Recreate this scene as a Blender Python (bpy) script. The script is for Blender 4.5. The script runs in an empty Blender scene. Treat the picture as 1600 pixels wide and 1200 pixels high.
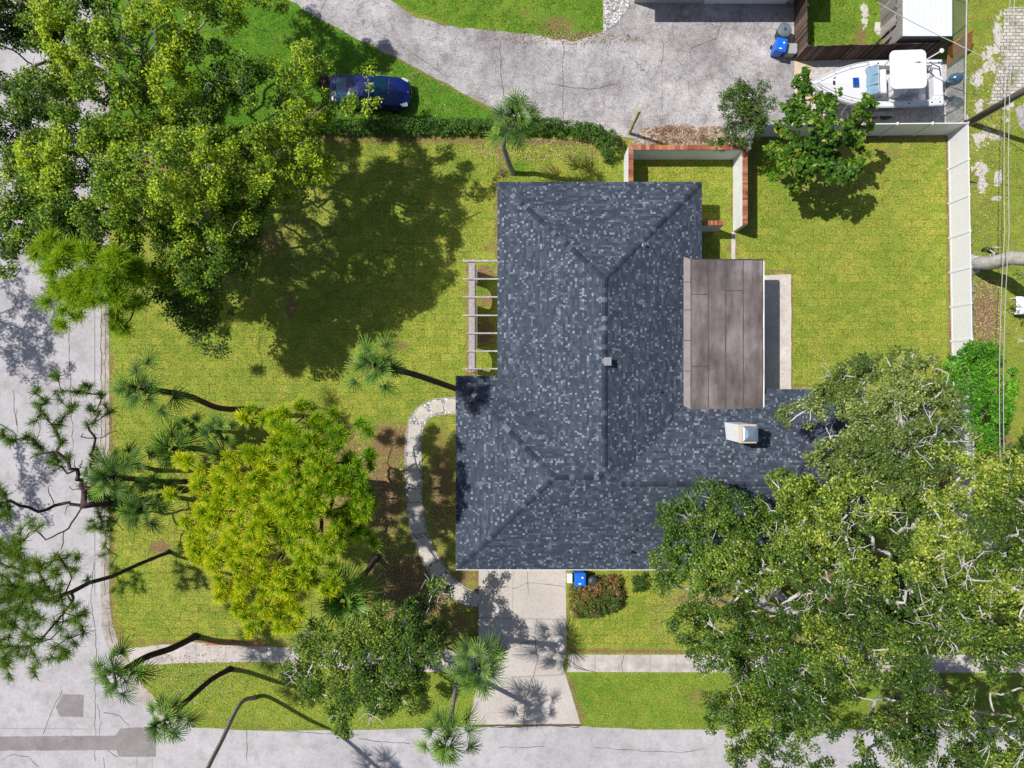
import bpy, bmesh, math, random
import numpy as np
from mathutils import Vector, Matrix

S = bpy.context.scene
H = 40.0                      # camera height, metres
F = 1066.7                    # focal length in photo pixels (1600 wide)

# ---------------------------------------------------------------- camera, light
cam_d = bpy.data.cameras.new('camera'); cam = bpy.data.objects.new('camera', cam_d)
S.collection.objects.link(cam); S.camera = cam
cam.location = (0, 0, H); cam.rotation_euler = (0, 0, 0)
cam_d.sensor_width = 36; cam_d.lens = 24.0; cam_d.clip_end = 600; cam_d.clip_start = .5

SUNV = Vector((-.67, .22, 1)).normalized()
ELEV = math.asin(SUNV.z); ROT = math.atan2(SUNV.x, SUNV.y)
w = bpy.data.worlds.new('World'); S.world = w; w.use_nodes = True
nt = w.node_tree; bg = nt.nodes['Background']
sky = nt.nodes.new('ShaderNodeTexSky'); sky.sky_type = 'NISHITA'; sky.sun_disc = False
sky.sun_elevation = ELEV; sky.sun_rotation = ROT % (2*math.pi)
sky.air_density = 1.0; sky.dust_density = 1.5; sky.ozone_density = 1.0
nt.links.new(sky.outputs[0], bg.inputs[0]); bg.inputs[1].default_value = .082
sun_d = bpy.data.lights.new('sun', 'SUN'); sun = bpy.data.objects.new('sun', sun_d)
S.collection.objects.link(sun); sun_d.energy = 4.6; sun_d.angle = math.radians(.5)
sun_d.color = (1, .965, .90); sun.rotation_euler = SUNV.to_track_quat('Z', 'Y').to_euler()
sun.location = (-20, 8, 45)
S.view_settings.view_transform = 'Standard'; S.view_settings.look = 'None'
S.view_settings.exposure = .24; S.view_settings.gamma = 1
S.render.engine = 'CYCLES'

# ---------------------------------------------------------------- helpers
def P(px, py, z=0.0):
    """world point whose height is z, seen at photo pixel (px, py)"""
    s = F / (H - z)
    return Vector(((px - 800) / s, (600 - py) / s, z))

def tag(o, label=None, cat=None, group=None, kind=None):
    if label: o['label'] = label
    if cat: o['category'] = cat
    if group: o['group'] = group
    if kind: o['kind'] = kind
    return o

def thing(name, label, cat, loc=(0, 0, 0), rz=0, group=None):
    o = bpy.data.objects.new(name, None); S.collection.objects.link(o)
    o.empty_display_size = .2
    o.location = loc; o.rotation_euler = (0, 0, rz)
    return tag(o, label, cat, group)

class MB:
    """collects geometry, links it as one mesh object"""
    def __init__(s): s.v = []; s.f = []; s.m = []; s.mi = 0; s.uv = {}
    def face(s, pts, uv=None):
        n = len(s.v); s.v += [tuple(p) for p in pts]
        if uv: s.uv[len(s.f)] = uv
        s.f.append(tuple(range(n, n+len(pts)))); s.m.append(s.mi); return s
    def add(s, vs, fs):
        n = len(s.v); s.v += [tuple(p) for p in vs]
        for f in fs: s.f.append(tuple(i+n for i in f)); s.m.append(s.mi)
        return s
    def box(s, c, d, rz=0, taper=1.0, M=None):
        hx, hy, hz = d[0]/2, d[1]/2, d[2]/2
        vs = []
        for z in (-1, 1):
            t = taper if z > 0 else 1
            for x, y in ((-1, -1), (1, -1), (1, 1), (-1, 1)):
                vs.append(Vector((x*hx*t, y*hy*t, z*hz)))
        R = M if M is not None else Matrix.Rotation(rz, 3, 'Z')
        vs = [R @ v + Vector(c) for v in vs]
        return s.add(vs, [(0, 3, 2, 1), (4, 5, 6, 7), (0, 1, 5, 4), (1, 2, 6, 5), (2, 3, 7, 6), (3, 0, 4, 7)])
    def prism(s, poly, z0, z1):
        """poly: ccw list of (x,y)"""
        n = len(poly)
        a = sum(poly[i][0]*poly[(i+1) % n][1]-poly[(i+1) % n][0]*poly[i][1] for i in range(n))
        if a < 0: poly = poly[::-1]
        vs = [(p[0], p[1], z0) for p in poly]+[(p[0], p[1], z1) for p in poly]
        return s.add(vs, [tuple(range(n))[::-1], tuple(range(n, 2*n))]+[(i, (i+1) % n, n+(i+1) % n, n+i) for i in range(n)])
    def tube(s, pts, r, n=6, cap=True):
        pts = [Vector(p) for p in pts]
        if not hasattr(r, '__len__'): r = [r]*len(pts)
        vs = []; up = None
        for i, p in enumerate(pts):
            d = (pts[min(i+1, len(pts)-1)]-pts[max(i-1, 0)])
            if d.length < 1e-6: d = Vector((0, 0, 1))
            d.normalize()
            if up is None: up = Vector((0, 0, 1)) if abs(d.z) < .9 else Vector((1, 0, 0))
            a = d.cross(up)
            if a.length < 1e-3: a = d.orthogonal()
            a.normalize(); b = a.cross(d).normalized(); up = b
            for k in range(n):
                t = 2*math.pi*k/n
                vs.append(p+a*math.cos(t)*r[i]+b*math.sin(t)*r[i])
        fs = []
        for i in range(len(pts)-1):
            for k in range(n):
                fs.append((i*n+k, i*n+(k+1) % n, (i+1)*n+(k+1) % n, (i+1)*n+k))
        if cap: fs += [tuple(range(n))[::-1], tuple(range((len(pts)-1)*n, len(pts)*n))]
        return s.add(vs, [f[::-1] for f in fs])
    def lathe(s, prof, c=(0, 0, 0), n=20, sx=1, sy=1):
        vs = []
        for r, z in prof:
            for k in range(n):
                t = 2*math.pi*k/n; vs.append((c[0]+r*sx*math.cos(t), c[1]+r*sy*math.sin(t), c[2]+z))
        fs = []
        m = len(prof)
        for i in range(m-1):
            for k in range(n): fs.append((i*n+k, i*n+(k+1) % n, (i+1)*n+(k+1) % n, (i+1)*n+k))
        fs += [tuple(range(n))[::-1], tuple(range((m-1)*n, m*n))]
        return s.add(vs, fs)
    def build(s, name, mats, parent=None, smooth=False, bevel=0):
        me = bpy.data.meshes.new(name); me.from_pydata(s.v, [], s.f)
        if not isinstance(mats, (list, tuple)): mats = [mats]
        for m in mats: me.materials.append(m)
        me.polygons.foreach_set('material_index', s.m)
        if s.uv:
            ul = me.uv_layers.new(name='UVMap')
            for fi, uv in s.uv.items():
                for li, q in zip(me.polygons[fi].loop_indices, uv): ul.data[li].uv = q
        if smooth: me.polygons.foreach_set('use_smooth', [True]*len(me.polygons))
        me.update()
        o = bpy.data.objects.new(name, me); S.collection.objects.link(o)
        if parent: o.parent = parent
        if bevel:
            b = o.modifiers.new('bevel', 'BEVEL'); b.width = bevel; b.segments = 2; b.limit_method = 'ANGLE'
        return o

def np_mesh(name, V, nper, mats, parent=None, attrs=None, smooth=False):
    """V: (k*nper,3) vertices; each face is nper consecutive vertices"""
    me = bpy.data.meshes.new(name); n = len(V); k = n//nper
    me.vertices.add(n); me.vertices.foreach_set('co', np.ascontiguousarray(V, dtype=np.float32).ravel())
    me.loops.add(n); me.loops.foreach_set('vertex_index', np.arange(n, dtype=np.int32))
    me.polygons.add(k); me.polygons.foreach_set('loop_start', np.arange(0, n, nper, dtype=np.int32))
    me.materials.append(mats)
    me.update(calc_edges=True)
    for an, arr in (attrs or {}).items():
        at = me.attributes.new(an, 'FLOAT', 'POINT'); at.data.foreach_set('value', np.ascontiguousarray(arr, dtype=np.float32))
    o = bpy.data.objects.new(name, me); S.collection.objects.link(o)
    if parent: o.parent = parent
    return o

def copy_tree(o, parent=None):
    c = o.copy(); S.collection.objects.link(c)
    if parent: c.parent = parent
    for ch in list(o.children): copy_tree(ch, c)
    return c

# ---------------------------------------------------------------- node DSL
class G:
    def __init__(s, name):
        s.mat = bpy.data.materials.new(name); s.mat.use_nodes = True
        s.nt = s.mat.node_tree; s.b = s.nt.nodes['Principled BSDF']; s.out = s.nt.nodes['Material Output']
        s._tc = None
    def n(s, t, ins=None, **pr):
        nd = s.nt.nodes.new(t)
        for k, v in pr.items(): setattr(nd, k, v)
        for k, v in (ins or {}).items():
            if hasattr(v, 'is_output'): s.nt.links.new(v, nd.inputs[k])
            else:
                sock = nd.inputs[k]
                if sock.type == 'RGBA' and len(v) == 3: v = (*v, 1)
                sock.default_value = v
        return nd
    def pos(s):
        if s._tc is None: s._tc = s.n('ShaderNodeNewGeometry').outputs['Position']
        return s._tc
    def obj(s): return s.n('ShaderNodeTexCoord').outputs['Object']
    def uv(s): return s.n('ShaderNodeTexCoord').outputs['UV']
    def map(s, v, scale=(1, 1, 1), rot=(0, 0, 0), loc=(0, 0, 0)):
        return s.n('ShaderNodeMapping', {0: v, 'Scale': scale, 'Rotation': rot, 'Location': loc}).outputs[0]
    def noise(s, scale, detail=4, rough=.55, v=None, col=False, dist=0):
        return s.n('ShaderNodeTexNoise', {'Vector': v or s.pos(), 'Scale': scale, 'Detail': detail, 'Roughness': rough, 'Distortion': dist}).outputs['Color' if col else 'Fac']
    def ramp(s, f, stops, interp='LINEAR'):
        nd = s.n('ShaderNodeValToRGB', {0: f}); cr = nd.color_ramp; cr.interpolation = interp
        while len(cr.elements) < len(stops): cr.elements.new(.5)
        for e, (p, c) in zip(cr.elements, stops):
            e.position = p; e.color = (c, c, c, 1) if not hasattr(c, '__len__') else (*c, 1)
        return nd.outputs[0]
    def mix(s, f, a, b, mode='MIX'):
        nd = s.nt.nodes.new('ShaderNodeMix'); nd.data_type = 'RGBA'; nd.blend_type = mode
        for i, v in ((0, f), (6, a), (7, b)):
            if hasattr(v, 'is_output'): s.nt.links.new(v, nd.inputs[i])
            elif i == 0: nd.inputs[0].default_value = v
            else: nd.inputs[i].default_value = (*v, 1) if hasattr(v, '__len__') else (v, v, v, 1)
        return nd.outputs[2]
    def m(s, op, a, b=0.0, c=0.0, clamp=False):
        return s.n('ShaderNodeMath', {0: a, 1: b, 2: c}, operation=op, use_clamp=clamp).outputs[0]
    def attr(s, name, out='Fac'): return s.n('ShaderNodeAttribute', attribute_name=name).outputs[out]
    def bump(s, h, strength=.4, dist=.05):
        o = s.n('ShaderNodeBump', {'Height': h, 'Strength': strength, 'Distance': dist}).outputs[0]
        s.nt.links.new(o, s.b.inputs['Normal']); return o
    def base(s, c):
        if hasattr(c, 'is_output'): s.nt.links.new(c, s.b.inputs['Base Color'])
        else: s.b.inputs['Base Color'].default_value = (*c, 1)
    def set(s, rough=.8, metal=0, spec=None, coat=None):
        s.b.inputs['Roughness'].default_value = rough; s.b.inputs['Metallic'].default_value = metal
        if spec is not None: s.b.inputs['Specular IOR Level'].default_value = spec
        if coat is not None: s.b.inputs['Coat Weight'].default_value = coat
        return s.mat

def simple(name, col, rough=.6, metal=0, vary=.12, scale=3.0, spec=.4, coat=None):
    g = G(name)
    f = g.noise(scale, 5, .6, g.pos())
    c0 = tuple(max(0, c*(1-vary)) for c in col); c1 = tuple(c*(1+vary) for c in col)
    g.base(g.ramp(f, [(.3, c0), (.7, c1)]))
    return g.set(rough, metal, spec, coat)

# ---------------------------------------------------------------- materials
M = {}
def ground_mat():
    g = G('ground_grass'); pos = g.pos()
    sod = g.attr('sod'); lush = g.attr('lush'); soil = g.attr('soil'); sand = g.attr('sand')
    n1 = g.noise(.35, 3); n2 = g.noise(1.6, 4, .6); n3 = g.noise(9, 4, .7); n4 = g.noise(30, 3, .8)
    # stretched fibres
    n5 = g.noise(14, 3, .7, g.map(pos, (1, .45, 1), (0, 0, .5)))
    warp = g.n('ShaderNodeVectorMath', {0: g.noise(3.0, 2, col=True), 3: .07}, operation='SCALE').outputs[0]
    wp = g.n('ShaderNodeVectorMath', {0: pos, 1: warp}, operation='ADD').outputs[0]
    bt = g.n('ShaderNodeTexBrick', {'Vector': wp, 'Color1': (0, 0, 0), 'Color2': (1, 1, 1), 'Mortar': (.5, .5, .5), 'Scale': 1.0,
             'Mortar Size': .017, 'Mortar Smooth': .4, 'Bias': 0.0, 'Brick Width': .68, 'Row Height': .46})
    bcol, mort = bt.outputs['Color'], bt.outputs['Fac']
    n3b = g.m('ADD', g.m('MULTIPLY', n3, .30), g.m('MULTIPLY', g.noise(15, 3, .9), .70))
    olive = g.ramp(n3b, [(.36, (.075, .10, .014)), (.44, (.17, .20, .028)), (.53, (.285, .325, .046)), (.66, (.52, .53, .16))])
    green = g.ramp(n3b, [(.34, (.022, .06, .007)), (.45, (.055, .145, .011)), (.55, (.10, .235, .018)), (.68, (.24, .34, .06))])
    lf = g.m('ADD', lush, g.m('MULTIPLY', g.m('SUBTRACT', n2, .5), 1.3), clamp=True)
    c = g.mix(lf, olive, green)
    # piece to piece tint of the sod
    tint = g.ramp(bcol, [(0, (.80, .90, .78)), (.5, (1, 1, 1)), (1, (1.16, 1.05, 1.1))])
    c = g.mix(sod, c, g.mix(1, c, tint, 'MULTIPLY'))
    big = g.ramp(n1, [(.3, (.82, .9, .8)), (.7, (1.12, 1.06, 1.05))])
    c = g.mix(1, c, big, 'MULTIPLY')
    fib = g.ramp(n4, [(.25, .62), (.5, 1.0), (.75, 1.35)])
    c = g.mix(.8, c, g.mix(1, c, fib, 'MULTIPLY'))
    fib2 = g.ramp(n5, [(.3, .75), (.5, 1.0), (.7, 1.22)])
    c = g.mix(.8, c, g.mix(1, c, fib2, 'MULTIPLY'))
    mk = g.m('MULTIPLY', g.m('MULTIPLY', mort, sod), g.ramp(g.noise(2.2, 3), [(.42, 0.03), (.66, .75)]))
    c = g.mix(mk, c, (.07, .07, .018))
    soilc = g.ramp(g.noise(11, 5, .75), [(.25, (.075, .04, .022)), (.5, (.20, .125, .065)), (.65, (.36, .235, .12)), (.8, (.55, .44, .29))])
    sandc = g.ramp(g.noise(8, 5, .7), [(.2, (.28, .25, .22)), (.5, (.52, .48, .45)), (.8, (.70, .67, .65))])
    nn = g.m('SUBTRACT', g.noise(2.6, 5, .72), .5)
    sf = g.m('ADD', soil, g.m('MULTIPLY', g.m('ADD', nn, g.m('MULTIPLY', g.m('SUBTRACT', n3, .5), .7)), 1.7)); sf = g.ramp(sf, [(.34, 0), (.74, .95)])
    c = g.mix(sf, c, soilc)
    nn2 = g.m('SUBTRACT', g.noise(1.7, 5, .68, g.map(pos, loc=(7, 3, 0))), .5)
    sa = g.m('ADD', sand, g.m('MULTIPLY', nn2, 2.0)); sa = g.ramp(sa, [(.5, 0), (.58, 1)])
    c = g.mix(sa, c, sandc)
    g.base(c)
    hgt = g.m('ADD', g.m('MULTIPLY', n4, .5), g.m('ADD', n3, g.m('MULTIPLY', mk, -.6)))
    g.bump(hgt, .8, .06)
    return g.set(.95, 0, .1)
M['ground'] = ground_mat()

def concrete(name, lo, hi, stain, stain_amt=.5, spot=.3, big=.5, joint=None):
    g = G(name)
    n1 = g.noise(big, 4, .6); n2 = g.noise(5, 5, .7); n3 = g.noise(30, 2, .6)
    c = g.ramp(n1, [(.3, lo), (.7, hi)])
    c = g.mix(1, c, g.ramp(n2, [(.25, .80), (.5, 1), (.75, 1.10)]), 'MULTIPLY')
    c = g.mix(1, c, g.ramp(n3, [(.3, .90), (.7, 1.06)]), 'MULTIPLY')
    sf = g.ramp(g.noise(1.1, 6, .72, g.map(g.pos(), loc=(3, 9, 0))), [(.48, 0), (.68, stain_amt)])
    c = g.mix(sf, c, stain)
    sp = g.ramp(g.noise(16, 2, .5, g.map(g.pos(), loc=(5, 1, 0))), [(.70, 0), (.76, spot)])
    c = g.mix(sp, c, tuple(x*.25 for x in lo))
    g.base(c); g.bump(g.m('ADD', n2, n3), .15, .01)
    return g.set(.9, 0, .2)
M['street'] = concrete('street_concrete', (.35, .335, .35), (.435, .417, .432), (.24, .225, .228), .55, .35, .3)
M['drive'] = concrete('driveway_concrete', (.41, .368, .338), (.50, .452, .42), (.42, .36, .33), .4, .2, .4)
M['walk'] = concrete('sidewalk_concrete', (.38, .34, .32), (.54, .49, .46), (.25, .215, .20), .7, .4, 1.2)
M['slab'] = concrete('patio_concrete', (.46, .42, .385), (.58, .53, .49), (.26, .25, .24), .35, .3, .8)
M['kerb'] = concrete('kerb_concrete', (.30, .26, .23), (.46, .41, .37), (.13, .11, .08), .8, .5, 1.5)
M['patch'] = concrete('asphalt_patch', (.20, .18, .18), (.26, .235, .235), (.17, .15, .15), .5, .3, 1)
M['stone'] = concrete('paving_stone', (.42, .38, .34), (.54, .49, .44), (.30, .27, .26), .4, .3, 1.5)
M['crack'] = simple('crack_fill', (.085, .075, .065), .95)
M['joint'] = simple('joint_line', (.26, .235, .22), .95)  # darker tone of the joint lines between slabs

def asphalt_old():
    g = G('weathered_asphalt'); pos = g.pos()
    n1 = g.noise(.28, 4, .6); n2 = g.noise(2.2, 6, .75); n3 = g.noise(14, 4, .8)
    c = g.ramp(n1, [(.3, (.25, .232, .238)), (.5, (.38, .36, .365)), (.7, (.55, .52, .525))])
    c = g.mix(1, c, g.ramp(n2, [(.3, .62), (.5, 1), (.7, 1.14)]), 'MULTIPLY')
    c = g.mix(1, c, g.ramp(n3, [(.34, .42), (.47, .95), (.7, 1.2)]), 'MULTIPLY')
    c = g.mix(1, c, g.ramp(g.noise(38, 3, .8), [(.35, .7), (.6, 1.12)]), 'MULTIPLY')
    warp = g.n('ShaderNodeVectorMath', {0: g.noise(2.0, 4, col=True), 3: .35}, operation='SCALE').outputs[0]
    wp = g.n('ShaderNodeVectorMath', {0: pos, 1: warp}, operation='ADD').outputs[0]
    for sc, wd, am in ((1.1, .016, .8), (3.4, .035, .65), (8.0, .07, .5)):
        vo = g.n('ShaderNodeTexVoronoi', {'Vector': wp, 'Scale': sc}, feature='DISTANCE_TO_EDGE').outputs['Distance']
        cr = g.ramp(vo, [(0, 1), (wd, 0)])
        gate = g.ramp(g.noise(.9, 3, .6, g.map(pos, loc=(sc, 4, 0))), [(.42, 0), (.58, am)])
        c = g.mix(g.m('MULTIPLY', cr, gate), c, (.06, .05, .05))
    st = g.ramp(g.noise(.8, 5, .75, g.map(pos, loc=(1, 19, 0))), [(.53, 0), (.68, .75)])
    c = g.mix(st, c, (.17, .145, .15))
    g.base(c); g.bump(g.m('ADD', n2, n3), .3, .02)
    return g.set(.95, 0, .15)
M['asphalt'] = asphalt_old()

def gravel(name, a, b, dark, scale=16):
    g = G(name)
    vo = g.n('ShaderNodeTexVoronoi', {'Vector': g.pos(), 'Scale': scale})
    c = g.ramp(g.n('ShaderNodeSeparateColor', {0: vo.outputs['Color']}).outputs[0], [(0, dark), (.22, a), (1, b)])
    c = g.mix(g.ramp(vo.outputs['Distance'], [(.3, 0), (.7, .8)]), c, dark)
    c = g.mix(g.ramp(g.noise(1.4, 4, .7), [(.45, 0), (.72, .5)]), c, dark)
    g.base(c); g.bump(vo.outputs['Distance'], -.7, .04)
    return g.set(.9)
M['gravel'] = gravel('white_gravel', (.42, .41, .42), (.80, .79, .80), (.12, .11, .11), 10)
M['sandgravel'] = gravel('pale_gravel', (.46, .43, .43), (.66, .62, .62), (.34, .31, .30), 12)
M['bed'] = gravel('dry_bed', (.34, .26, .20), (.52, .45, .40), (.16, .10, .06), 9)
M['mulch'] = gravel('mulch_dark', (.12, .07, .04), (.22, .14, .09), (.04, .025, .015), 12)

def pavers():
    g = G('concrete_pavers')
    bt = g.n('ShaderNodeTexBrick', {'Vector': g.pos(), 'Color1': (.36, .34, .31), 'Color2': (.58, .55, .52), 'Mortar': (.13, .12, .06), 'Scale': 1.0, 'Mortar Size': .02, 'Mortar Smooth': .2, 'Bias': .2, 'Brick Width': .36, 'Row Height': .2})
    c = g.mix(1, bt.outputs[0], g.ramp(g.noise(6, 5, .7), [(.3, .7), (.7, 1.15)]), 'MULTIPLY')
    c = g.mix(g.ramp(g.noise(1.0, 5, .75), [(.5, 0), (.62, .9)]), c, (.14, .15, .04))
    g.base(c); return g.set(.9)
M['pavers'] = pavers()

def shingle(name, w=.145, h=.128, lightpos=.85, seed=0):
    g = G(name); uv = g.uv()
    v1 = g.map(uv, loc=(seed, seed*1.7, 0))
    def br(wd, ht, loc, off=.37, sq=1.0):
        return g.n('ShaderNodeTexBrick', {'Vector': g.map(uv, loc=loc), 'Color1': (0, 0, 0), 'Color2': (1, 1, 1), 'Mortar': (.35, .35, .35), 'Scale': 1.0,
                   'Mortar Size': .0035, 'Mortar Smooth': 0.0, 'Bias': 0.0, 'Brick Width': wd, 'Row Height': ht}, offset=off, offset_frequency=3, squash=sq, squash_frequency=2)
    a = br(w, h, (seed, 0, 0), .37, .62).outputs[0]
    b = br(w*2.6, h, (seed+3.3, 0, 0), .41, .8).outputs[0]
    base = g.ramp(b, [(.1, (.033, .043, .064)), (.5, (.045, .057, .083)), (.8, (.055, .070, .099)), (1, (.080, .098, .135))])
    lt = g.ramp(a, [(lightpos, 0), (lightpos+.015, 1)], 'CONSTANT')
    pale = g.ramp(a, [(lightpos, (.090, .105, .135)), (.93, (.13, .148, .185)), (.975, (.195, .215, .26))])
    dk = g.ramp(a, [(0, 1), (.10, 0)], 'CONSTANT')
    base = g.mix(g.m('MULTIPLY', dk, .6), base, (.026, .031, .045))
    base = g.mix(1, base, g.ramp(g.noise(6, 3, .7), [(.3, .8), (.7, 1.2)]), 'MULTIPLY')
    c = g.mix(lt, base, pale)
    # butt edge line of each course
    sx = g.n('ShaderNodeSeparateXYZ', {0: uv}).outputs[1]
    fr = g.m('FRACT', g.m('DIVIDE', sx, h))
    edge = g.ramp(fr, [(0, .45), (.12, .0), (.85, 0), (1, .25)])
    c = g.mix(edge, c, (.022, .026, .038))
    c = g.mix(1, c, g.ramp(g.noise(22, 3, .8), [(.3, .78), (.7, 1.22)]), 'MULTIPLY')
    c = g.mix(1, c, g.ramp(g.noise(.5, 3), [(.3, .92), (.7, 1.08)]), 'MULTIPLY')
    g.base(c); g.bump(fr, .5, .012)
    return g.set(.85, 0, .25)
M['shingle'] = shingle('asphalt_shingle')
def ridge_mat():
    g = G('ridge_shingle')
    oi = g.n('ShaderNodeNewGeometry').outputs['Random Per Island']
    c = g.ramp(oi, [(0, (.020, .024, .038)), (.6, (.034, .041, .062)), (.85, (.065, .078, .11)), (1, (.15, .17, .21))])
    c = g.mix(1, c, g.ramp(g.noise(18, 3, .8), [(.3, .8), (.7, 1.2)]), 'MULTIPLY')
    g.base(c); return g.set(.85, 0, .25)
M['ridge'] = ridge_mat()

def rollroof():
    g = G('rolled_roofing')
    n1 = g.noise(.55, 5, .6); st = g.noise(2.2, 4, .6, g.map(g.pos(), (1, .25, 1)))
    c = g.ramp(n1, [(.3, (.085, .069, .066)), (.5, (.135, .113, .111)), (.7, (.215, .186, .188))])
    c = g.mix(1, c, g.ramp(st, [(.3, .62), (.6, 1.15)]), 'MULTIPLY')
    c = g.mix(1, c, g.ramp(g.noise(40, 2), [(.3, .92), (.7, 1.06)]), 'MULTIPLY')
    g.base(c); return g.set(.75, 0, .3)
M['rollroof'] = rollroof()
M['rollroof_light'] = simple('pale_flashing', (.25, .222, .228), .7, vary=.12)
M['seam'] = simple('tar_seam', (.075, .06, .062), .8)

M['white'] = simple('white_paint', (.76, .75, .75), .55, vary=.05)
M['vinyl'] = simple('white_vinyl', (.68, .675, .72), .35, vary=.03, spec=.5)
def stucco():
    g = G('white_stucco'); n = g.noise(1.2, 5, .7); n2 = g.noise(30, 3)
    c = g.ramp(n, [(.3, (.60, .60, .61)), (.7, (.74, .74, .745))])
    g.base(c); g.bump(n2, .2, .01); return g.set(.9)
M['stucco'] = stucco()
def brick(name):
    g = G(name)
    oi = g.n('ShaderNodeNewGeometry').outputs['Random Per Island']
    c = g.ramp(oi, [(0, (.20, .055, .035)), (.5, (.34, .115, .06)), (.8, (.45, .19, .09)), (1, (.27, .15, .10))])
    c = g.mix(1, c, g.ramp(g.noise(9, 5, .7), [(.3, .65), (.7, 1.25)]), 'MULTIPLY')
    c = g.mix(g.ramp(g.noise(2.3, 5, .7), [(.58, 0), (.68, .8)]), c, (.04, .025, .02))
    g.base(c); return g.set(.9)
M['brick'] = brick('red_brick')
M['mortar'] = simple('mortar', (.30, .24, .20), .95)
def wood(name, cols, scale=(1, 1, 1), rough=.9):
    g = G(name)
    oi = g.n('ShaderNodeNewGeometry').outputs['Random Per Island']
    c = g.ramp(oi, [(i/(len(cols)-1), q) for i, q in enumerate(cols)])
    c = g.mix(1, c, g.ramp(g.noise(5, 5, .7, g.map(g.pos(), scale)), [(.3, .6), (.7, 1.35)]), 'MULTIPLY')
    g.base(c); return g.set(rough, 0, .2)
M['darkwood'] = wood('weathered_dark_wood', [(.055, .035, .028), (.10, .065, .05), (.17, .125, .105)], (3, 3, .5))
M['greywood'] = wood('weathered_grey_wood', [(.28, .25, .24), (.38, .34, .33), (.44, .41, .40)], (1, 4, 1))
M['greywood2'] = wood('grey_fence_wood', [(.13, .115, .11), (.25, .23, .22), (.34, .32, .31)], (3, 3, .5))
M['orangewood'] = wood('new_orange_wood', [(.42, .18, .05), (.52, .25, .08)], (1, 1, 3))
M['yellowwood'] = wood('pale_treated_wood', [(.36, .31, .12), (.42, .36, .16)], (3, 3, .4))
M['plywood'] = simple('tan_concrete', (.52, .42, .31), .9, vary=.1, scale=4)
M['pole'] = wood('pole_wood', [(.13, .10, .085), (.17, .14, .12)], (4, 4, .3))

M['glass_dark'] = simple('window_glass', (.03, .045, .055), .08, spec=.8, vary=.05)
M['chrome'] = simple('polished_metal', (.65, .66, .68), .2, 1.0, .04)
M['galv'] = simple('galvanised_steel', (.46, .47, .49), .4, .8, .1)
M['bluesteel'] = simple('blue_grey_metal', (.26, .34, .43), .3, .6, .1)
M['black'] = simple('black_plastic', (.018, .018, .02), .5, vary=.2)
M['rubber'] = simple('tyre_rubber', (.022, .021, .021), .8, vary=.2)
M['carblue'] = simple('dark_blue_car_paint', (.003, .012, .10), .3, .0, .05, coat=.25, spec=.35)
M['carglass'] = simple('car_glass', (.006, .045, .085), .1, 0, .1, spec=.6)
M['lampglass'] = simple('lamp_glass', (.62, .63, .66), .12, 0, .05, spec=.8)
M['redglass'] = simple('red_lamp_glass', (.35, .012, .012), .15, 0, .05, spec=.8)
M['bluebin'] = simple('blue_plastic', (.006, .125, .60), .4, 0, .08, spec=.5)
M['greybin'] = simple('grey_blue_plastic', (.12, .15, .18), .5, 0, .15)
M['darkbin'] = simple('charcoal_plastic', (.035, .04, .05), .5, 0, .15)
M['greybox'] = simple('grey_box_plastic', (.30, .305, .32), .6, 0, .06)
M['gelcoat'] = simple('white_gelcoat', (.64, .645, .67), .28, 0, .02, spec=.6)
M['gel2'] = simple('off_white_deck', (.54, .535, .545), .55, 0, .06)
M['cushion'] = simple('boat_cushion', (.72, .72, .74), .5, 0, .04)
M['outboard'] = simple('outboard_cowling', (.05, .115, .185), .22, .2, .06, coat=.6, spec=.6)
M['bluehatch'] = simple('blue_tinted_hatch', (.008, .06, .28), .15, 0, .08, spec=.7)
M['screen'] = simple('windshield_plastic', (.16, .27, .36), .1, 0, .2, spec=.8)
M['metalroof'] = simple('white_metal_roof', (.60, .61, .665), .45, 0, .03)
M['cable'] = simple('cable_sheath', (.36, .36, .33), .6, 0, .1)
M['cabledark'] = simple('dark_cable', (.05, .05, .055), .6, 0, .1)
M['yellow'] = simple('yellow_guard', (.75, .50, .03), .5, 0, .05)
M['wire'] = simple('chain_wire', (.40, .46, .41), .45, .6, .1)

def bark(name, a, b, sc=4):
    g = G(name); n = g.noise(sc, 5, .75); n2 = g.noise(sc*5, 3, .7)
    c = g.ramp(n, [(.3, a), (.7, b)]); c = g.mix(1, c, g.ramp(n2, [(.3, .7), (.7, 1.2)]), 'MULTIPLY')
    g.base(c); g.bump(n2, .5, .03); return g.set(.95, 0, .15)
M['bark_pale'] = bark('pale_oak_bark', (.34, .32, .30), (.62, .60, .57))
M['bark_mid'] = bark('grey_brown_bark', (.17, .145, .12), (.38, .34, .31))
M['bark_dark'] = bark('dark_pine_bark', (.035, .022, .022), (.12, .085, .075), 3)
def palmbark(name, a, b):
    g = G(name); wv = g.n('ShaderNodeTexWave', {'Vector': g.pos(), 'Scale': 2.6, 'Distortion': 2.5, 'Detail': 3}, bands_direction='Z').outputs['Fac']
    c = g.ramp(wv, [(.2, a), (.8, b)]); c = g.mix(1, c, g.ramp(g.noise(12, 4, .7), [(.3, .7), (.7, 1.25)]), 'MULTIPLY')
    g.base(c); g.bump(wv, .5, .03); return g.set(.95, 0, .1)
M['palm_bark'] = palmbark('brown_palm_trunk', (.055, .036, .03), (.13, .092, .075))
M['palm_bark_grey'] = palmbark('grey_palm_trunk', (.20, .17, .155), (.36, .32, .30))
M['palm_bark_black'] = palmbark('dark_palm_trunk', (.028, .02, .018), (.07, .052, .045))
M['palm_boot2'] = simple('brown_palm_fibre', (.10, .06, .03), .95, 0, .3, 8)
M['palm_boot'] = simple('orange_palm_fibre', (.36, .17, .055), .9, 0, .3, 8)

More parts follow.
